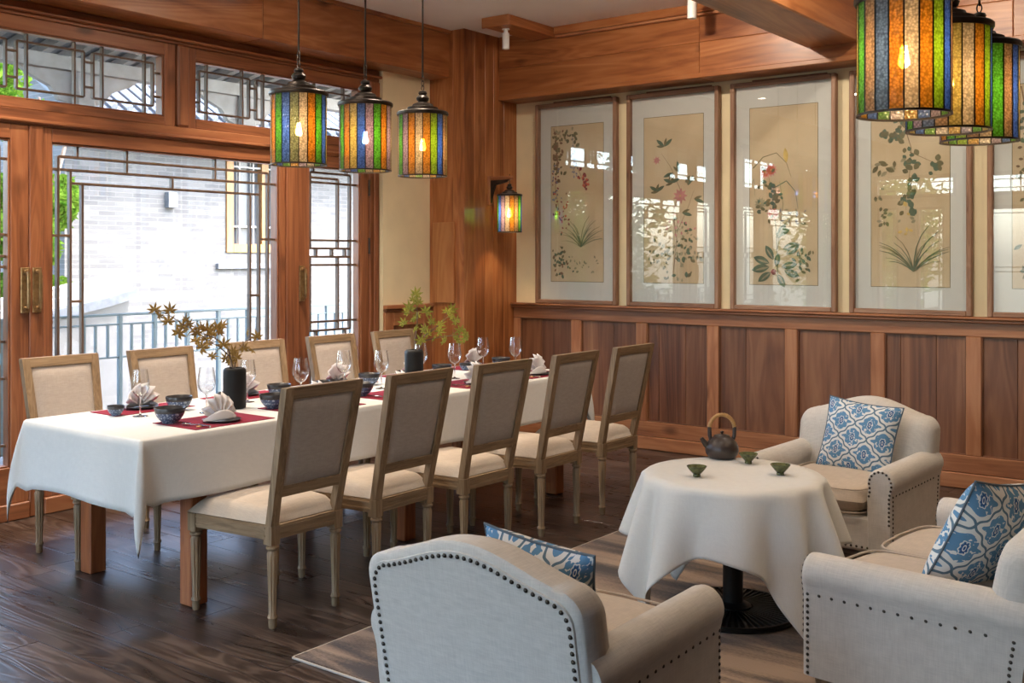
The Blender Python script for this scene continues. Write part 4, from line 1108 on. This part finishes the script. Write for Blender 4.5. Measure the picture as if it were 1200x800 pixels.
# ------------------------------------------------------------------ upholstered seats (local front = +x)
def nail_run(mb, pts, nrm, step=.021, r=.0062):
    """domed nail heads at equal steps along a polyline; nrm(i-th position) gives the outward direction"""
    pts = [Vector(p) for p in pts]; acc = 0.0
    for a, b_ in zip(pts, pts[1:]):
        L = (b_ - a).length
        while acc <= L and L > 0:
            p = a.lerp(b_, acc / L); n = Vector(nrm(p)).normalized(); s = n.orthogonal().normalized(); t = n.cross(s)
            vs = []
            for (rr, h) in ((r, 0), (r * .72, r * .5)):
                for k in range(7): an = 2 * PI * k / 7; vs.append(p + (s * math.cos(an) + t * math.sin(an)) * rr + n * h)
            vs.append(p + n * r * .75)
            fs = [(k, (k + 1) % 7, 7 + (k + 1) % 7, 7 + k) for k in range(7)] + [(7 + k, 7 + (k + 1) % 7, 14) for k in range(7)]
            mb.add(vs, fs); acc += step
        acc -= L
def upholstered(name, label, cat, loc, rz, hw, ncush, group=None, rear_drop=0.0):
    t = thing(name, label, cat, loc, rz, group)
    LN, SL = M['linen'], M['linen']
    zb = .125; zs, crown = .672, .074
    xb = -.36                                     # back plane at z=.2
    lean = math.tan(R(11))
    BX = lambda z: xb - max(0, z - .2) * lean
    # --- back
    hb = hw - .012; rs = .075
    yc = hb - .055
    def topz(y):
        return zs + crown * (.5 + .5 * math.cos(PI * min(1, abs(y) / yc))) ** .75
    out = []
    for k in range(9): z = zb + (zs - rs - zb) * k / 8; out.append((-hb, z))
    for k in range(1, 8): a = PI - PI / 2 * k / 7; out.append((-hb + rs + rs * math.cos(a), zs - rs + rs * math.sin(a)))
    m = 40
    for k in range(1, m): y = (-hb + rs) + (2 * hb - 2 * rs) * k / m; out.append((y, topz(y)))
    for k in range(0, 8): a = PI / 2 - PI / 2 * k / 7; out.append((hb - rs + rs * math.cos(a), zs - rs + rs * math.sin(a)))
    for k in range(1, 9): z = zs - rs + (zb - zs + rs) * k / 8; out.append((hb, z))
    zc = .42
    def ring(ins, dx):
        r_ = []
        for (y, z) in out:
            ky = 1 - ins / hb; kz = 1 - ins / .30
            y2, z2 = y * ky, (zc + (z - zc) * kz if z > zc else z)
            r_.append((BX(z2) + dx, y2, z2))
        return r_
    layers = [(.06, -.002), (.024, -.002), (.022, .004), (.008, .006), (0, .014), (0, .09), (.010, .125), (.030, .146), (.07, .158), (.14, .165), (.22, .168)]
    mb = MB(); n = len(out); vs = []; fs = []
    for ins, dx in layers: vs += ring(ins, dx)
    for j in range(len(layers) - 1):
        for i in range(n):
            i2 = (i + 1) % n; fs.append((j * n + i, j * n + i2, (j + 1) * n + i2, (j + 1) * n + i))
    fs.append(tuple(reversed(range(n)))); fs.append(tuple(range((len(layers) - 1) * n, len(layers) * n)))
    bk = obj('backrest', mb.add(vs, fs), LN, t, 50)
    nm = MB(); rg = ring(.034, -.003)
    nail_run(nm, [p for p in rg if p[2] > zb + .02], lambda p: (-1, 0, -.2), step=.0215, r=.0068)
    tag(obj('nailhead_trim', nm, M['nail'], bk, 50), kind='stuff')
    # --- base
    mb = MB().box(-.34, .30, -hw + .09, hw - .09, zb, .285, .012); obj('seat_base', mb, LN, t, 30)
    nm = MB(); nail_run(nm, [(.3005, -hw + .10, zb + .02), (.3005, hw - .10, zb + .02)], lambda p: (1, 0, 0), step=.026); tag(obj('nailhead_trim', nm, M['nail'], t, 50), kind='stuff')
    # --- seat cushions
    inner = hw - .118; w = 2 * inner / ncush
    for c in range(ncush):
        yc0 = -inner + w * (c + .5)
        def cf(sgn):
            def f(u, v):
                p_, q = u * 2 - 1, v * 2 - 1
                ex = max(0, 1 - abs(p_) ** 7); ey = max(0, 1 - abs(q) ** 7)
                h = .062 * (ex * ey) ** .3 + .014 * (1 - p_ * p_) * (1 - q * q)
                x = .055 + p_ * (.275 + .022 * (1 - q * q) * (1 if p_ > 0 else 0)); y = yc0 + q * sgn * (w / 2 - .003)
                return (x, y, .355 + sgn * (h if sgn > 0 else h * .95))
            return f
        mb = MB().grid(cf(1), 26, 26).grid(cf(-1), 26, 26)
        cu = obj('seat_cushion', mb, M['lamplit_seatlinen'], t, 60)
        for sg in (1, -1):
            pts = []
            for k in range(60):
                a = 2 * PI * k / 60; e = 2 / 9
                p_ = math.copysign(abs(math.cos(a)) ** e, math.cos(a)); q = math.copysign(abs(math.sin(a)) ** e, math.sin(a))
                pts.append((.055 + p_ * (.270 + .022 * (1 - q * q) * (1 if p_ > 0 else 0)), yc0 + q * (w / 2 - .008), .355 + sg * .053))
            obj('welt', MB().tube(pts, .0042, 6, closed=True), M['lamplit_seatlinen'], cu)
    # --- arms
    for s in (-1, 1):
        y_in, y_out = hw - .115, hw
        # section of the arm, seen from the front: panel with a roll on top
        rc_, cy, cz = .064, hw - .050, .448
        sec = [(y_in, zb), (y_in, .385)]
        for k in range(0, 21): a = PI + .45 - (PI + .9) * k / 20 ; sec.append((cy + rc_ * math.cos(a), cz + rc_ * math.sin(a)))
        sec += [(y_out, .385), (y_out, .26), (y_out, zb)]
        if s < 0: sec = [(-y, z) for y, z in sec][::-1]
        def ins(y, z, e):
            c0 = s * (hw - .055); return (c0 + (y - c0) * (1 - e / .07), cz - .08 + (z - cz + .08) * (1 - e / .16) if z > .3 else z)
        xs_ = [(-.36, 0), (.280, 0), (.296, .003), (.303, .010)]
        vs = []; fs = []; n = len(sec)
        for x, e in xs_:
            for (y, z) in sec: y2, z2 = ins(y, z, e); vs.append((x - (max(0, z2 - .2) * lean if x < -.3 else 0) * .6, y2, z2))
        for j in range(len(xs_) - 1):
            for i in range(n): i2 = (i + 1) % n; fs.append((j * n + i, (j + 1) * n + i, (j + 1) * n + i2, j * n + i2))
        fs.append(tuple(range(n))); fs.append(tuple(reversed(range((len(xs_) - 1) * n, len(xs_) * n))))
        fs = [tuple(reversed(f)) for f in fs]
        ar = obj('arm', MB().add(vs, fs), LN, t, 40)
        nm = MB()
        fp = [(.3035, *ins(y, z, .014)) for (y, z) in sec]
        fp = [p for p in fp if p[2] > zb + .005]
        nail_run(nm, [(p[0], p[1], p[2]) for p in fp], lambda p: (1, 0, 0), step=.0195, r=.006)
        so = s * (y_out + .0005)
        nail_run(nm, [(.285, so, zb + .01), (.285, so, .395)], lambda p: (0, s, 0), step=.0195, r=.006)
        nail_run(nm, [(.245, so, .390), (-.31, so, .390)], lambda p: (0, s, 0), step=.043, r=.006)
        nail_run(nm, [(-.335, so, zb + .01), (-.335, so, .30), (-.35, so, .40)], lambda p: (0, s, 0), step=.0195, r=.006)
        tag(obj('nailhead_trim', nm, M['nail'], ar, 50), kind='stuff')
    for x in (.255, -.30):
        for s in (-1, 1):
            mb = MB(); hexa(mb, rect(x + (.0 if x > 0 else -.03), s * (hw - .06), 0 if x > 0 else -rear_drop, .016, .016), rect(x, s * (hw - .06), zb, .024, .024))
            obj('leg', mb, oak(2), t, 20)
    return t
upholstered('armchair', 'cream linen armchair seen from behind, with nailhead trim, nearest the camera', 'armchair', (-1.755, 2.53, .0112), R(91), .365, 1, 'matching linen armchairs', .0112)
upholstered('armchair', 'cream linen armchair facing the camera by the timber wainscot', 'armchair', (-1.90, 5.16, .0112), R(268), .365, 1, 'matching linen armchairs')
upholstered('loveseat', 'cream linen two-seat sofa with nailhead trim at the right edge', 'sofa', (-.975, 3.87, .0112), R(174), .60, 2)

def cushion(label, loc, rot, s=.215, th=.075):
    t = thing('throw_cushion', label, 'cushion', loc, 0, 'blue and white patterned throw cushions')
    t.rotation_euler = rot
    mb = MB(); uv = []
    n = 26
    for sg in (1, -1):
        def f(u, v):
            p_, q = u * 2 - 1, v * 2 - 1
            h = th * max(0, (1 - p_ ** 4) * (1 - q ** 4)) ** .55 * (.78 + .22 * math.cos(p_ * 1.3) * math.cos(q * 1.3))
            return (sg * h, sg * s * p_ * (1 - .075 * (1 - q * q)), s * q * (1 - .075 * (1 - p_ * p_)))
        mb.grid(f, n, n)
        uv += [(i / (n - 1), j / (n - 1)) for j in range(n) for i in range(n)]
    mb.uv = uv
    obj('cover', mb, M['cushion'], t, 70)
    pts = []
    for k in range(4):
        for i in range(12):
            e = i / 12 * 2 - 1
            p_, q = ((e, -1), (1, e), (-e, 1), (-1, -e))[k]
            pts.append((0, s * p_ * (1 - .075 * (1 - q * q)), s * q * (1 - .075 * (1 - p_ * p_))))
    obj('piping', MB().tube(pts, .004, 6, closed=True), M['welt'], t)
    return t
def seat_rot(rz, tilt, roll=0): return (Matrix.Rotation(rz, 4, 'Z') @ Matrix.Rotation(-tilt, 4, 'Y') @ Matrix.Rotation(roll, 4, 'X')).to_euler()
def in_seat(loc, rz, p): v = Matrix.Rotation(rz, 4, 'Z') @ Vector(p); return (loc[0] + v.x, loc[1] + v.y, loc[2] + v.z)
cushion('blue and white patterned cushion on the armchair by the wainscot', in_seat((-1.90, 5.16, .0), R(268), (-.145, .04, .575)), seat_rot(R(268), R(18), R(-5)), .192)
cushion('patterned cushion peeking over the back of the nearest armchair', in_seat((-1.755, 2.53, 0), R(91), (-.16, -.05, .555)), seat_rot(R(91), R(17), R(6)), .178)
cushion('blue and white patterned cushion on the near half of the sofa', in_seat((-.975, 3.87, 0), R(174), (-.12, .20, .58)), seat_rot(R(160), R(24), R(8)), .21)
cushion('blue and white patterned cushion on the far half of the sofa', in_seat((-.975, 3.87, 0), R(174), (-.17, -.25, .59)), seat_rot(R(186), R(16), R(-3)), .21)

# ------------------------------------------------------------------ stained-glass lanterns
GC = {'g': (.28, .60, .14), 'b': (.20, .34, .72), 'o': (.78, .47, .11), 'c': (.86, .76, .60), 'l': (.60, .50, .58), 'y': (.78, .68, .32), 't': (.62, .47, .31), 's': (.50, .52, .32), 'e': (.50, .68, .12), 'd': (.28, .36, .50)}
for k, c in GC.items(): M['sg_' + k] = stained('stained_glass_' + {'g': 'green', 'b': 'blue', 'o': 'orange', 'c': 'clear', 'l': 'lilac', 'y': 'yellow', 't': 'tan', 's': 'sage', 'e': 'lime', 'd': 'slate'}[k], c)
def pane_strip(R0, h, n, sgm=2):
    mb = MB(); vs = []; da = 2 * PI / n; g = .0022 / R0
    for rr in (R0, R0 - .003):
        for z in (0, h):
            for k in range(sgm + 1):
                a = g + (da - 2 * g) * k / sgm; vs.append((rr * math.cos(a), rr * math.sin(a), z))
    q = sgm + 1; fs = []
    for k in range(sgm):
        fs += [(k, k + 1, q + k + 1, q + k), (2 * q + k + 1, 2 * q + k, 3 * q + k, 3 * q + k + 1), (q + k, q + k + 1, 3 * q + k + 1, 3 * q + k), (k + 1, k, 2 * q + k, 2 * q + k + 1)]
    fs += [(0, q, 3 * q, 2 * q), (q + q - 1, q - 1, 2 * q + q - 1, 3 * q + q - 1)]
    return mb.add(vs, fs)
def lantern(name, label, loc, seq, R0, h, n, rod_top, face, watts, group=None):
    """glass drum; origin at the drum's lower rim"""
    t = thing(name, label, 'lamp', loc, 0, group)
    da = 2 * PI / n
    meshes = {}
    for k in range(n):
        key = seq[k % len(seq)]
        if key not in meshes:
            meshes[key] = pane_strip(R0, h, n).mesh('glass_strip', 30); meshes[key].materials.append(M['sg_' + key])
        # strips run left to right as the camera sees them
        link('glass_strip', meshes[key], None, t, None, (0, 0, face - PI / 2 + k * da))
    cm = MB()
    for k in range(n):
        a = face - PI / 2 + k * da; r0, r1, w = R0 - .0045, R0 + .0015, .0022 / R0
        vs = [(r * math.cos(a + e), r * math.sin(a + e), z) for z in (0, h) for (r, e) in ((r0, -w), (r1, -w), (r1, w), (r0, w))]
        cm.add(vs, [(3, 2, 1, 0), (4, 5, 6, 7), (0, 1, 5, 4), (1, 2, 6, 5), (2, 3, 7, 6), (3, 0, 4, 7)])
    tag(obj('lead_came', cm, M['iron'], t, 0), kind='stuff')
    lathe_part('lower_ring', [(R0 - .005, -.006), (R0 + .003, -.006), (R0 + .003, .001), (R0 - .005, .001), (R0 - .005, -.006)], M['darkmetal'], t, 48, 30, cap0=False, cap1=False)
    k = R0 / .142
    lathe_part('cap', [(R0 - .006, h - .002), (R0 + .006 * k, h - .002), (R0 + .010 * k, h + .004 * k), (R0 + .010 * k, h + .016 * k), (R0 + .004 * k, h + .022 * k), (.115 * k, h + .028 * k), (.092 * k, h + .032 * k), (.090 * k, h + .046 * k), (.064 * k, h + .052 * k), (.058 * k, h + .066 * k), (.030 * k, h + .078 * k), (.022 * k, h + .084 * k)], M['darkmetal'], t, 48, 30, cap0=False, cap1=False)
    fz = h + .08 * k
    fin = lathe_part('finial', [(.020 * k, fz), (.034 * k, fz + .008 * k), (.038 * k, fz + .022 * k), (.030 * k, fz + .034 * k), (.020 * k, fz + .040 * k), (.026 * k, fz + .050 * k), (.022 * k, fz + .060 * k), (.008 * k, fz + .066 * k), (.0, fz + .068 * k)], M['darkmetal'], t, 24, 40, cap0=False, cap1=False)
    z = fz + .066 * k
    nl = 3 if rod_top > .8 else 4
    for i in range(nl):
        lk = MB().tube([((.009 * k * math.cos(a)) if i % 2 == 0 else 0, 0 if i % 2 == 0 else .009 * k * math.cos(a), z + .016 * k + .017 * k * math.sin(a)) for a in [2 * PI * q / 14 for q in range(14)]], .0026 * k, 6, closed=True)
        obj('chain_link', lk, M['darkmetal'], t); z += .027 * k
    if rod_top > z + .05:
        obj('rod', MB().lathe([(.0055, z), (.0055, rod_top - .02)], 12), M['darkmetal'], t)
        lathe_part('ceiling_canopy', [(.0, rod_top - .035), (.02, rod_top - .032), (.045, rod_top - .012), (.05, rod_top)], M['darkmetal'], t, 28, cap0=False, cap1=False)
    bz = h * .45
    sk = obj('socket', MB().lathe([(.016, bz + .055), (.018, bz + .06), (.018, bz + .10), (.01, bz + .105), (.006, h)], 16), M['darkmetal'], t)
    obj('bulb', MB().lathe([(.0, bz - .014), (.010, bz - .011), (.017, bz - .001), (.017, bz + .010), (.012, bz + .030), (.009, bz + .056)], 20, cap0=False, cap1=False), emit('warm_bulb', LANTERN_COL, 75 * watts), t)
    return t
def face_cam(x, y): return math.atan2(-y, -x)
seqs = ['cogbscogbyobgclogbyt', 'lgoyblgolcgbyotgbloc', 'cglocoebtyglbocgybol', 'ygtdocoebtyglbocgbol', 'bgldtycoebtyglocgbyo', 'logetcgtbyogblcoegyb']
nm = ['left-hand stained-glass lantern of the three over the dining table', 'middle stained-glass lantern of the three over the dining table', 'right-hand stained-glass lantern of the three over the dining table',
      'largest stained-glass lantern, nearest of the three over the lounge', 'middle stained-glass lantern of the three over the lounge', 'farthest stained-glass lantern of the three over the lounge']
LP = [(-4.2, 3.69, 1.967), (-4.2, 4.17, 1.967), (-4.2, 4.64, 1.967), (-1.055, 3.43, 1.938), (-1.06, 3.95, 1.938), (-1.06, 4.38, 1.938)]
for i in range(6):
    lantern('stained_glass_lantern', nm[i], LP[i], seqs[i], .142, .352, 20, CEIL - LP[i][2], face_cam(*LP[i][:2]), LANTERN_W, 'stained glass pendant lanterns')
sc_loc = (-5.27, 6.874, 1.70)
sc_ = lantern('wall_lantern', 'small stained-glass lantern on a wooden bracket at the corner column', sc_loc, 'gblcotgb', .098, .29, 16, .3, face_cam(-5.27, 6.874), LANTERN_W * 1.4)
B('wall_plate', -.2099, -.19, -.03, .03, .22, .46, railwood(2), sc_)
B('bracket_arm', -.19, .03, -.015, .015, .425, .455, railwood(0), sc_)
g = MB(); g.prism([(-.19, .24), (-.19, .4249), (-.01, .4249), (-.03, .405), (-.14, .385), (-.165, .33)], -.009, .009, lambda a, b_, h: (a, h, b_)); obj('bracket_brace', g, M['darkmetal'], sc_, 25)

# ------------------------------------------------------------------ ceiling spotlights
for (x, y, z1, z0, r, lab) in ((-5.02, 6.50, 3.2545, 3.10, .028, 'white cylinder spotlight under the corner ceiling block'), (-3.5, 6.66, 3.33, 3.155, .033, 'white cylinder spotlight beside the cross beam')):
    t = thing('ceiling_spotlight', lab, 'lamp', (x, y, z1), 0, 'white ceiling spotlights')
    L = z1 - z0
    d = bpy.data.lights.new('spotlight_bulb', 'SPOT'); d.energy = SPOT_W; d.color = FILL_SPOT_COL; d.spot_size = R(60); d.spot_blend = .8; d.shadow_soft_size = r * .8
    l = bpy.data.objects.new('spotlight_bulb', d); COL.objects.link(l); l.parent = t; l.location = (0, 0, -L - .004)
    obj('body', MB().lathe([(0, -L + .004), (r - .004, -L + .004), (r - .003, -L), (r, -L), (r, -.035), (r - .003, -.032)], 24, cap0=False), M['spotwhite'], t)
    obj('mount', MB().lathe([(r * .6, -.032), (r * .6, -.008), (r * 1.05, -.006), (r * 1.05, 0)], 20), M['spotwhite'], t)

# ------------------------------------------------------------------ framed pictures
def leaf_poly(mb, x, z, L, W, ang, mi, o):
    n = 7; pts = []
    for k in range(n + 1): s = k / n; pts.append((s * L, W * math.sin(PI * s) ** .8))
    for k in range(n - 1, 0, -1): s = k / n; pts.append((s * L, -W * math.sin(PI * s) ** .8))
    ca, sa = math.cos(ang), math.sin(ang)
    mb.add([(x + a * ca - b_ * sa, o, z + a * sa + b_ * ca) for a, b_ in pts], [tuple(range(len(pts)))], mi)
def stroke(mb, pts, w, mi, o):
    P = []
    for i in range(len(pts) - 1):
        for k in range(6): s = k / 6; P.append((pts[i][0] * (1 - s) + pts[i + 1][0] * s, pts[i][1] * (1 - s) + pts[i + 1][1] * s))
    P.append(pts[-1]); n = len(P); vs = []
    for i, (x, z) in enumerate(P):
        a = P[max(0, i - 1)]; b_ = P[min(n - 1, i + 1)]; dx, dz = b_[0] - a[0], b_[1] - a[1]; l = math.hypot(dx, dz) or 1
        ww = w * (1 - .75 * i / n); vs += [(x - dz / l * ww, o, z + dx / l * ww), (x + dz / l * ww, o, z - dx / l * ww)]
    mb.add(vs, [(2 * i, 2 * i + 1, 2 * i + 3, 2 * i + 2) for i in range(n - 1)], mi)
inks = ['olive', 'leaf', 'pale', 'red', 'pink', 'slate', 'brown', 'yellow', 'maroon']; II = {k: i for i, k in enumerate(inks)}
class Art:
    def __init__(s, w, h, seed): s.mb = MB(); s.w = w; s.h = h; s.rn = random.Random(seed); s.k = 0
    def o(s): s.k += 1; return -.00002 * s.k
    def P(s, u, v): return (u - .5) * s.w, v * s.h
    def leaf(s, u, v, L, W, deg, ink): x, z = s.P(u, v); leaf_poly(s.mb, x, z, L, W, R(deg), II[ink], s.o())
    def stem(s, pts, ink, w=.0022): stroke(s.mb, [s.P(*p) for p in pts], w, II[ink], s.o())
    def foliage(s, u, v, su, sv, n, ink, L=(.025, .045), wr=.3):
        for k in range(n):
            a, b_ = s.rn.gauss(u, su), s.rn.gauss(v, sv)
            if .03 < a < .97 and .02 < b_ < .97:
                L_ = s.rn.uniform(*L); an = s.rn.uniform(0, 360)
                x, z = s.P(a, b_); x2, z2 = x + L_ * math.cos(R(an)), z + L_ * math.sin(R(an))
                if abs(x2) < s.w / 2 - .004 and .004 < z2 < s.h - .004: s.leaf(a, b_, L_, L_ * wr, an, ink if isinstance(ink, str) else s.rn.choice(ink))
    def flower(s, u, v, r, n, ink, core='yellow', layers=2):
        for l in range(layers):
            for k in range(n): s.leaf(u, v, r * (1 - .3 * l), r * .16 * (1 + .4 * l), 360 * k / n + 13 * l, ('pink' if ink == 'red' else ink) if l == 0 else ink)
        x, z = s.P(u, v); leaf_poly(s.mb, x - r * .12, z, r * .24, r * .12, 0, II[core], s.o())
    def grass(s, u, v, n, ink, L=.2, spread=60):
        for k in range(n):
            a = 90 + s.rn.uniform(-spread, spread); l = L * s.rn.uniform(.5, 1); x, z = s.P(u, v); c = math.copysign(1, 90 - a)
            pts = [(x, z)]
            for q in range(1, 5): an = R(a - c * q * q * 2.2); pts.append((pts[-1][0] + l / 4 * math.cos(an), pts[-1][1] + l / 4 * math.sin(an)))
            pts = [(max(-s.w / 2 + .004, min(s.w / 2 - .004, px)), max(.004, pz)) for px, pz in pts]
            stroke(s.mb, pts, .0042, II[ink if isinstance(ink, str) else s.rn.choice(ink)], s.o())
SW, SH = .51, 1.28
def art1():
    a = Art(SW, SH, 1)
    a.stem([(.05, .99), (.12, .8), (.08, .6), (.16, .45), (.12, .36)], 'brown', .003)
    a.foliage(.1, .92, .09, .05, 40, ['olive', 'brown']); a.foliage(.1, .78, .06, .07, 46, ['olive', 'brown']); a.foliage(.4, .93, .12, .03, 22, ['olive', 'pale'])
    a.foliage(.10, .60, .05, .07, 36, ['slate', 'maroon'], (.015, .03)); a.foliage(.2, .45, .07, .06, 34, ['maroon', 'red', 'brown'], (.018, .03))
    a.stem([(.42, .93), (.46, .8), (.45, .7)], 'slate'); a.foliage(.46, .75, .03, .05, 26, ['slate'], (.015, .025))
    a.stem([(.5, .74), (.6, .66), (.68, .58)], 'brown'); a.foliage(.62, .67, .05, .02, 14, ['red', 'maroon'], (.018, .032), .45); a.foliage(.68, .61, .03, .02, 12, ['maroon', 'red'], (.018, .03), .45)
    a.grass(.58, .22, 22, ['leaf', 'olive', 'pale'], .30, 62); a.foliage(.2, .13, .11, .06, 46, ['olive', 'brown', 'leaf'], (.02, .04)); a.foliage(.6, .12, .15, .03, 20, ['pale'], (.015, .03))
    return a
def art2():
    a = Art(SW, SH, 2)
    a.stem([(.5, .05), (.56, .25), (.5, .42), (.62, .56), (.45, .7), (.3, .78)], 'brown', .003); a.stem([(.56, .3), (.75, .45), (.85, .55)], 'brown')
    for (u, v, d) in ((.2, .55, 30), (.25, .55, 150), (.45, .6, 20), (.5, .6, 160), (.7, .6, 15), (.75, .58, 60), (.6, .66, 100), (.85, .5, -20), (.35, .82, 40), (.35, .82, 140), (.65, .42, -15), (.5, .66, 200)):
        a.leaf(u, v, .09, .014, d, 'leaf'); a.leaf(u, v, .07, .010, d + 35, 'olive')
    a.flower(.62, .52, .062, 9, 'pink'); a.flower(.22, .74, .034, 7, 'pink'); a.foliage(.7, .2, .14, .08, 60, ['pale', 'olive', 'leaf'], (.02, .05)); a.foliage(.6, .32, .12, .04, 20, ['pink', 'pale'], (.015, .03)); a.foliage(.35, .15, .12, .07, 30, ['pale', 'olive'], (.02, .04))
    return a
def art3():
    a = Art(SW, SH, 3)
    a.stem([(.42, .06), (.4, .3), (.34, .5), (.28, .62)], 'olive', .004); a.stem([(.42, .2), (.5, .45), (.45, .58)], 'olive', .003)
    a.stem([(.05, .66), (.2, .72), (.4, .74), (.55, .68), (.62, .6)], 'olive', .004); a.stem([(.4, .55), (.55, .58), (.68, .52), (.72, .42)], 'leaf', .004); a.stem([(.0, .55), (.06, .6), (.08, .5)], 'pale', .004)
    for (u, v) in ((.24, .635), (.32, .645), (.35, .40)): a.flower(u, v, .05, 12, 'red')
    a.flower(.16, .46, .045, 11, 'pale'); a.leaf(.55, .68, .11, .018, 95, 'yellow')
    a.foliage(.33, .5, .09, .06, 40, ['leaf', 'olive'], (.025, .05)); a.foliage(.6, .38, .1, .03, 22, ['pale', 'slate'], (.02, .05), .15)
    for (u, v, L, d) in ((.4, .28, .11, 20), (.42, .26, .12, 60), (.5, .2, .13, 15), (.55, .17, .12, 35), (.3, .12, .13, 160), (.3, .1, .14, 190), (.32, .07, .12, 215), (.42, .06, .11, 300), (.36, .14, .12, 120), (.48, .1, .12, 10), (.52, .08, .12, -20), (.4, .1, .1, 80)):
        a.leaf(u, v, L, L * .22, d, 'leaf'); a.leaf(u, v, L * .8, L * .06, d + 3, 'pale')
    a.foliage(.82, .12, .08, .05, 26, ['leaf', 'olive'], (.025, .045), .25); a.leaf(.32, .07, .045, .022, 5, 'maroon')
    return a
def art4():
    a = Art(SW, SH, 4)
    a.stem([(.45, .99), (.42, .85), (.3, .78)], 'brown', .003); a.stem([(.42, .85), (.52, .72), (.5, .6), (.45, .4)], 'brown', .003); a.stem([(.5, .7), (.7, .66), (.85, .63)], 'brown')
    a.foliage(.38, .86, .06, .03, 18, ['leaf', 'olive'], (.03, .05), .38); a.foliage(.3, .79, .1, .02, 24, ['leaf', 'olive'], (.03, .05), .38); a.foliage(.52, .66, .07, .03, 18, ['leaf', 'olive'], (.03, .05), .38)
    a.foliage(.82, .63, .05, .015, 10, ['leaf', 'olive'], (.03, .05), .4); a.foliage(.5, .47, .05, .05, 20, ['leaf', 'olive'], (.03, .055), .36); a.foliage(.18, .62, .08, .02, 10, ['pale', 'olive'], (.04, .07), .25)
    a.foliage(.12, .4, .06, .06, 14, ['olive', 'pale'], (.025, .04)); a.grass(.55, .08, 24, ['leaf', 'pale', 'olive'], .34, 55); a.foliage(.45, .35, .06, .05, 10, ['yellow', 'pale'], (.025, .04))
    return a
def art5():
    a = Art(SW, SH, 5)
    a.stem([(.1, .99), (.2, .75), (.12, .5), (.2, .3)], 'brown', .004)
    a.foliage(.22, .82, .12, .08, 70, ['olive', 'leaf'], (.02, .04)); a.foliage(.22, .6, .12, .09, 80, ['olive', 'brown'], (.02, .035)); a.foliage(.3, .15, .14, .06, 40, ['leaf', 'olive'], (.04, .08), .2); a.foliage(.7, .4, .12, .1, 30, ['pale', 'pink'], (.02, .04))
    return a
plab = ['framed silk painting of trailing vine and grass, farthest from the camera', 'framed silk painting with a pale pink blossom spray', 'framed silk painting of red chrysanthemums and broad leaves', 'framed silk painting of a dark leafy branch behind the lanterns', 'framed silk painting of dense small leaves, cut by the right edge']
for i, art in enumerate((art1, art2, art3, art4, art5)):
    x0 = -5.244 + i * .8875; x1 = x0 + .795; z0, z1 = 1.1085, 2.765; yf, yb = 7.188, 7.238
    cx = (x0 + x1) / 2
    t = thing('framed_painting', plab[i], 'picture', (cx, WY, z0), 0, 'framed silk paintings in a row')
    hw, H_ = (x1 - x0) / 2, z1 - z0; F0, F1 = yf - WY, yb - WY; fw = .034
    for s in (-1, 1): B('frame_side', min(s * hw, s * (hw - fw)), max(s * hw, s * (hw - fw)), F0, F1, 0, H_, framewood(2), t, .005)
    B('frame_top', -hw + fw, hw - fw, F0, F1, H_ - fw, H_, framewood(0), t, .005); B('frame_bottom', -hw + fw, hw - fw, F0, F1, 0, fw, framewood(0), t, .005)
    B('mount', -hw + fw, hw - fw, F1 - .012, F1 - .008, fw, H_ - fw, M['mat'], t, 0)
    sz = .185
    B('silk', -SW / 2, SW / 2, F1 - .0135, F1 - .0121, sz, sz + SH, M['silk'], t, 0)
    B('silk_border', -SW / 2 - .004, SW / 2 + .004, F1 - .0128, F1 - .01205, sz - .004, sz + SH + .004, M['ink_olive'], t, 0)
    A_ = art()
    o = obj('painted_flowers', A_.mb, [M['ink_' + k] for k in inks], t, 0, (0, F1 - .0137, sz)); tag(o, kind='stuff')
    B('picture_glass', -hw + fw, hw - fw, F0 + .012, F0 + .0145, fw, H_ - fw, M['picglass'], t, 0)
    B('hanging_batten', -hw * .62, hw * .8, F1, -.0005, H_ - .03, H_ + .018, panelwood(0), t, .003)
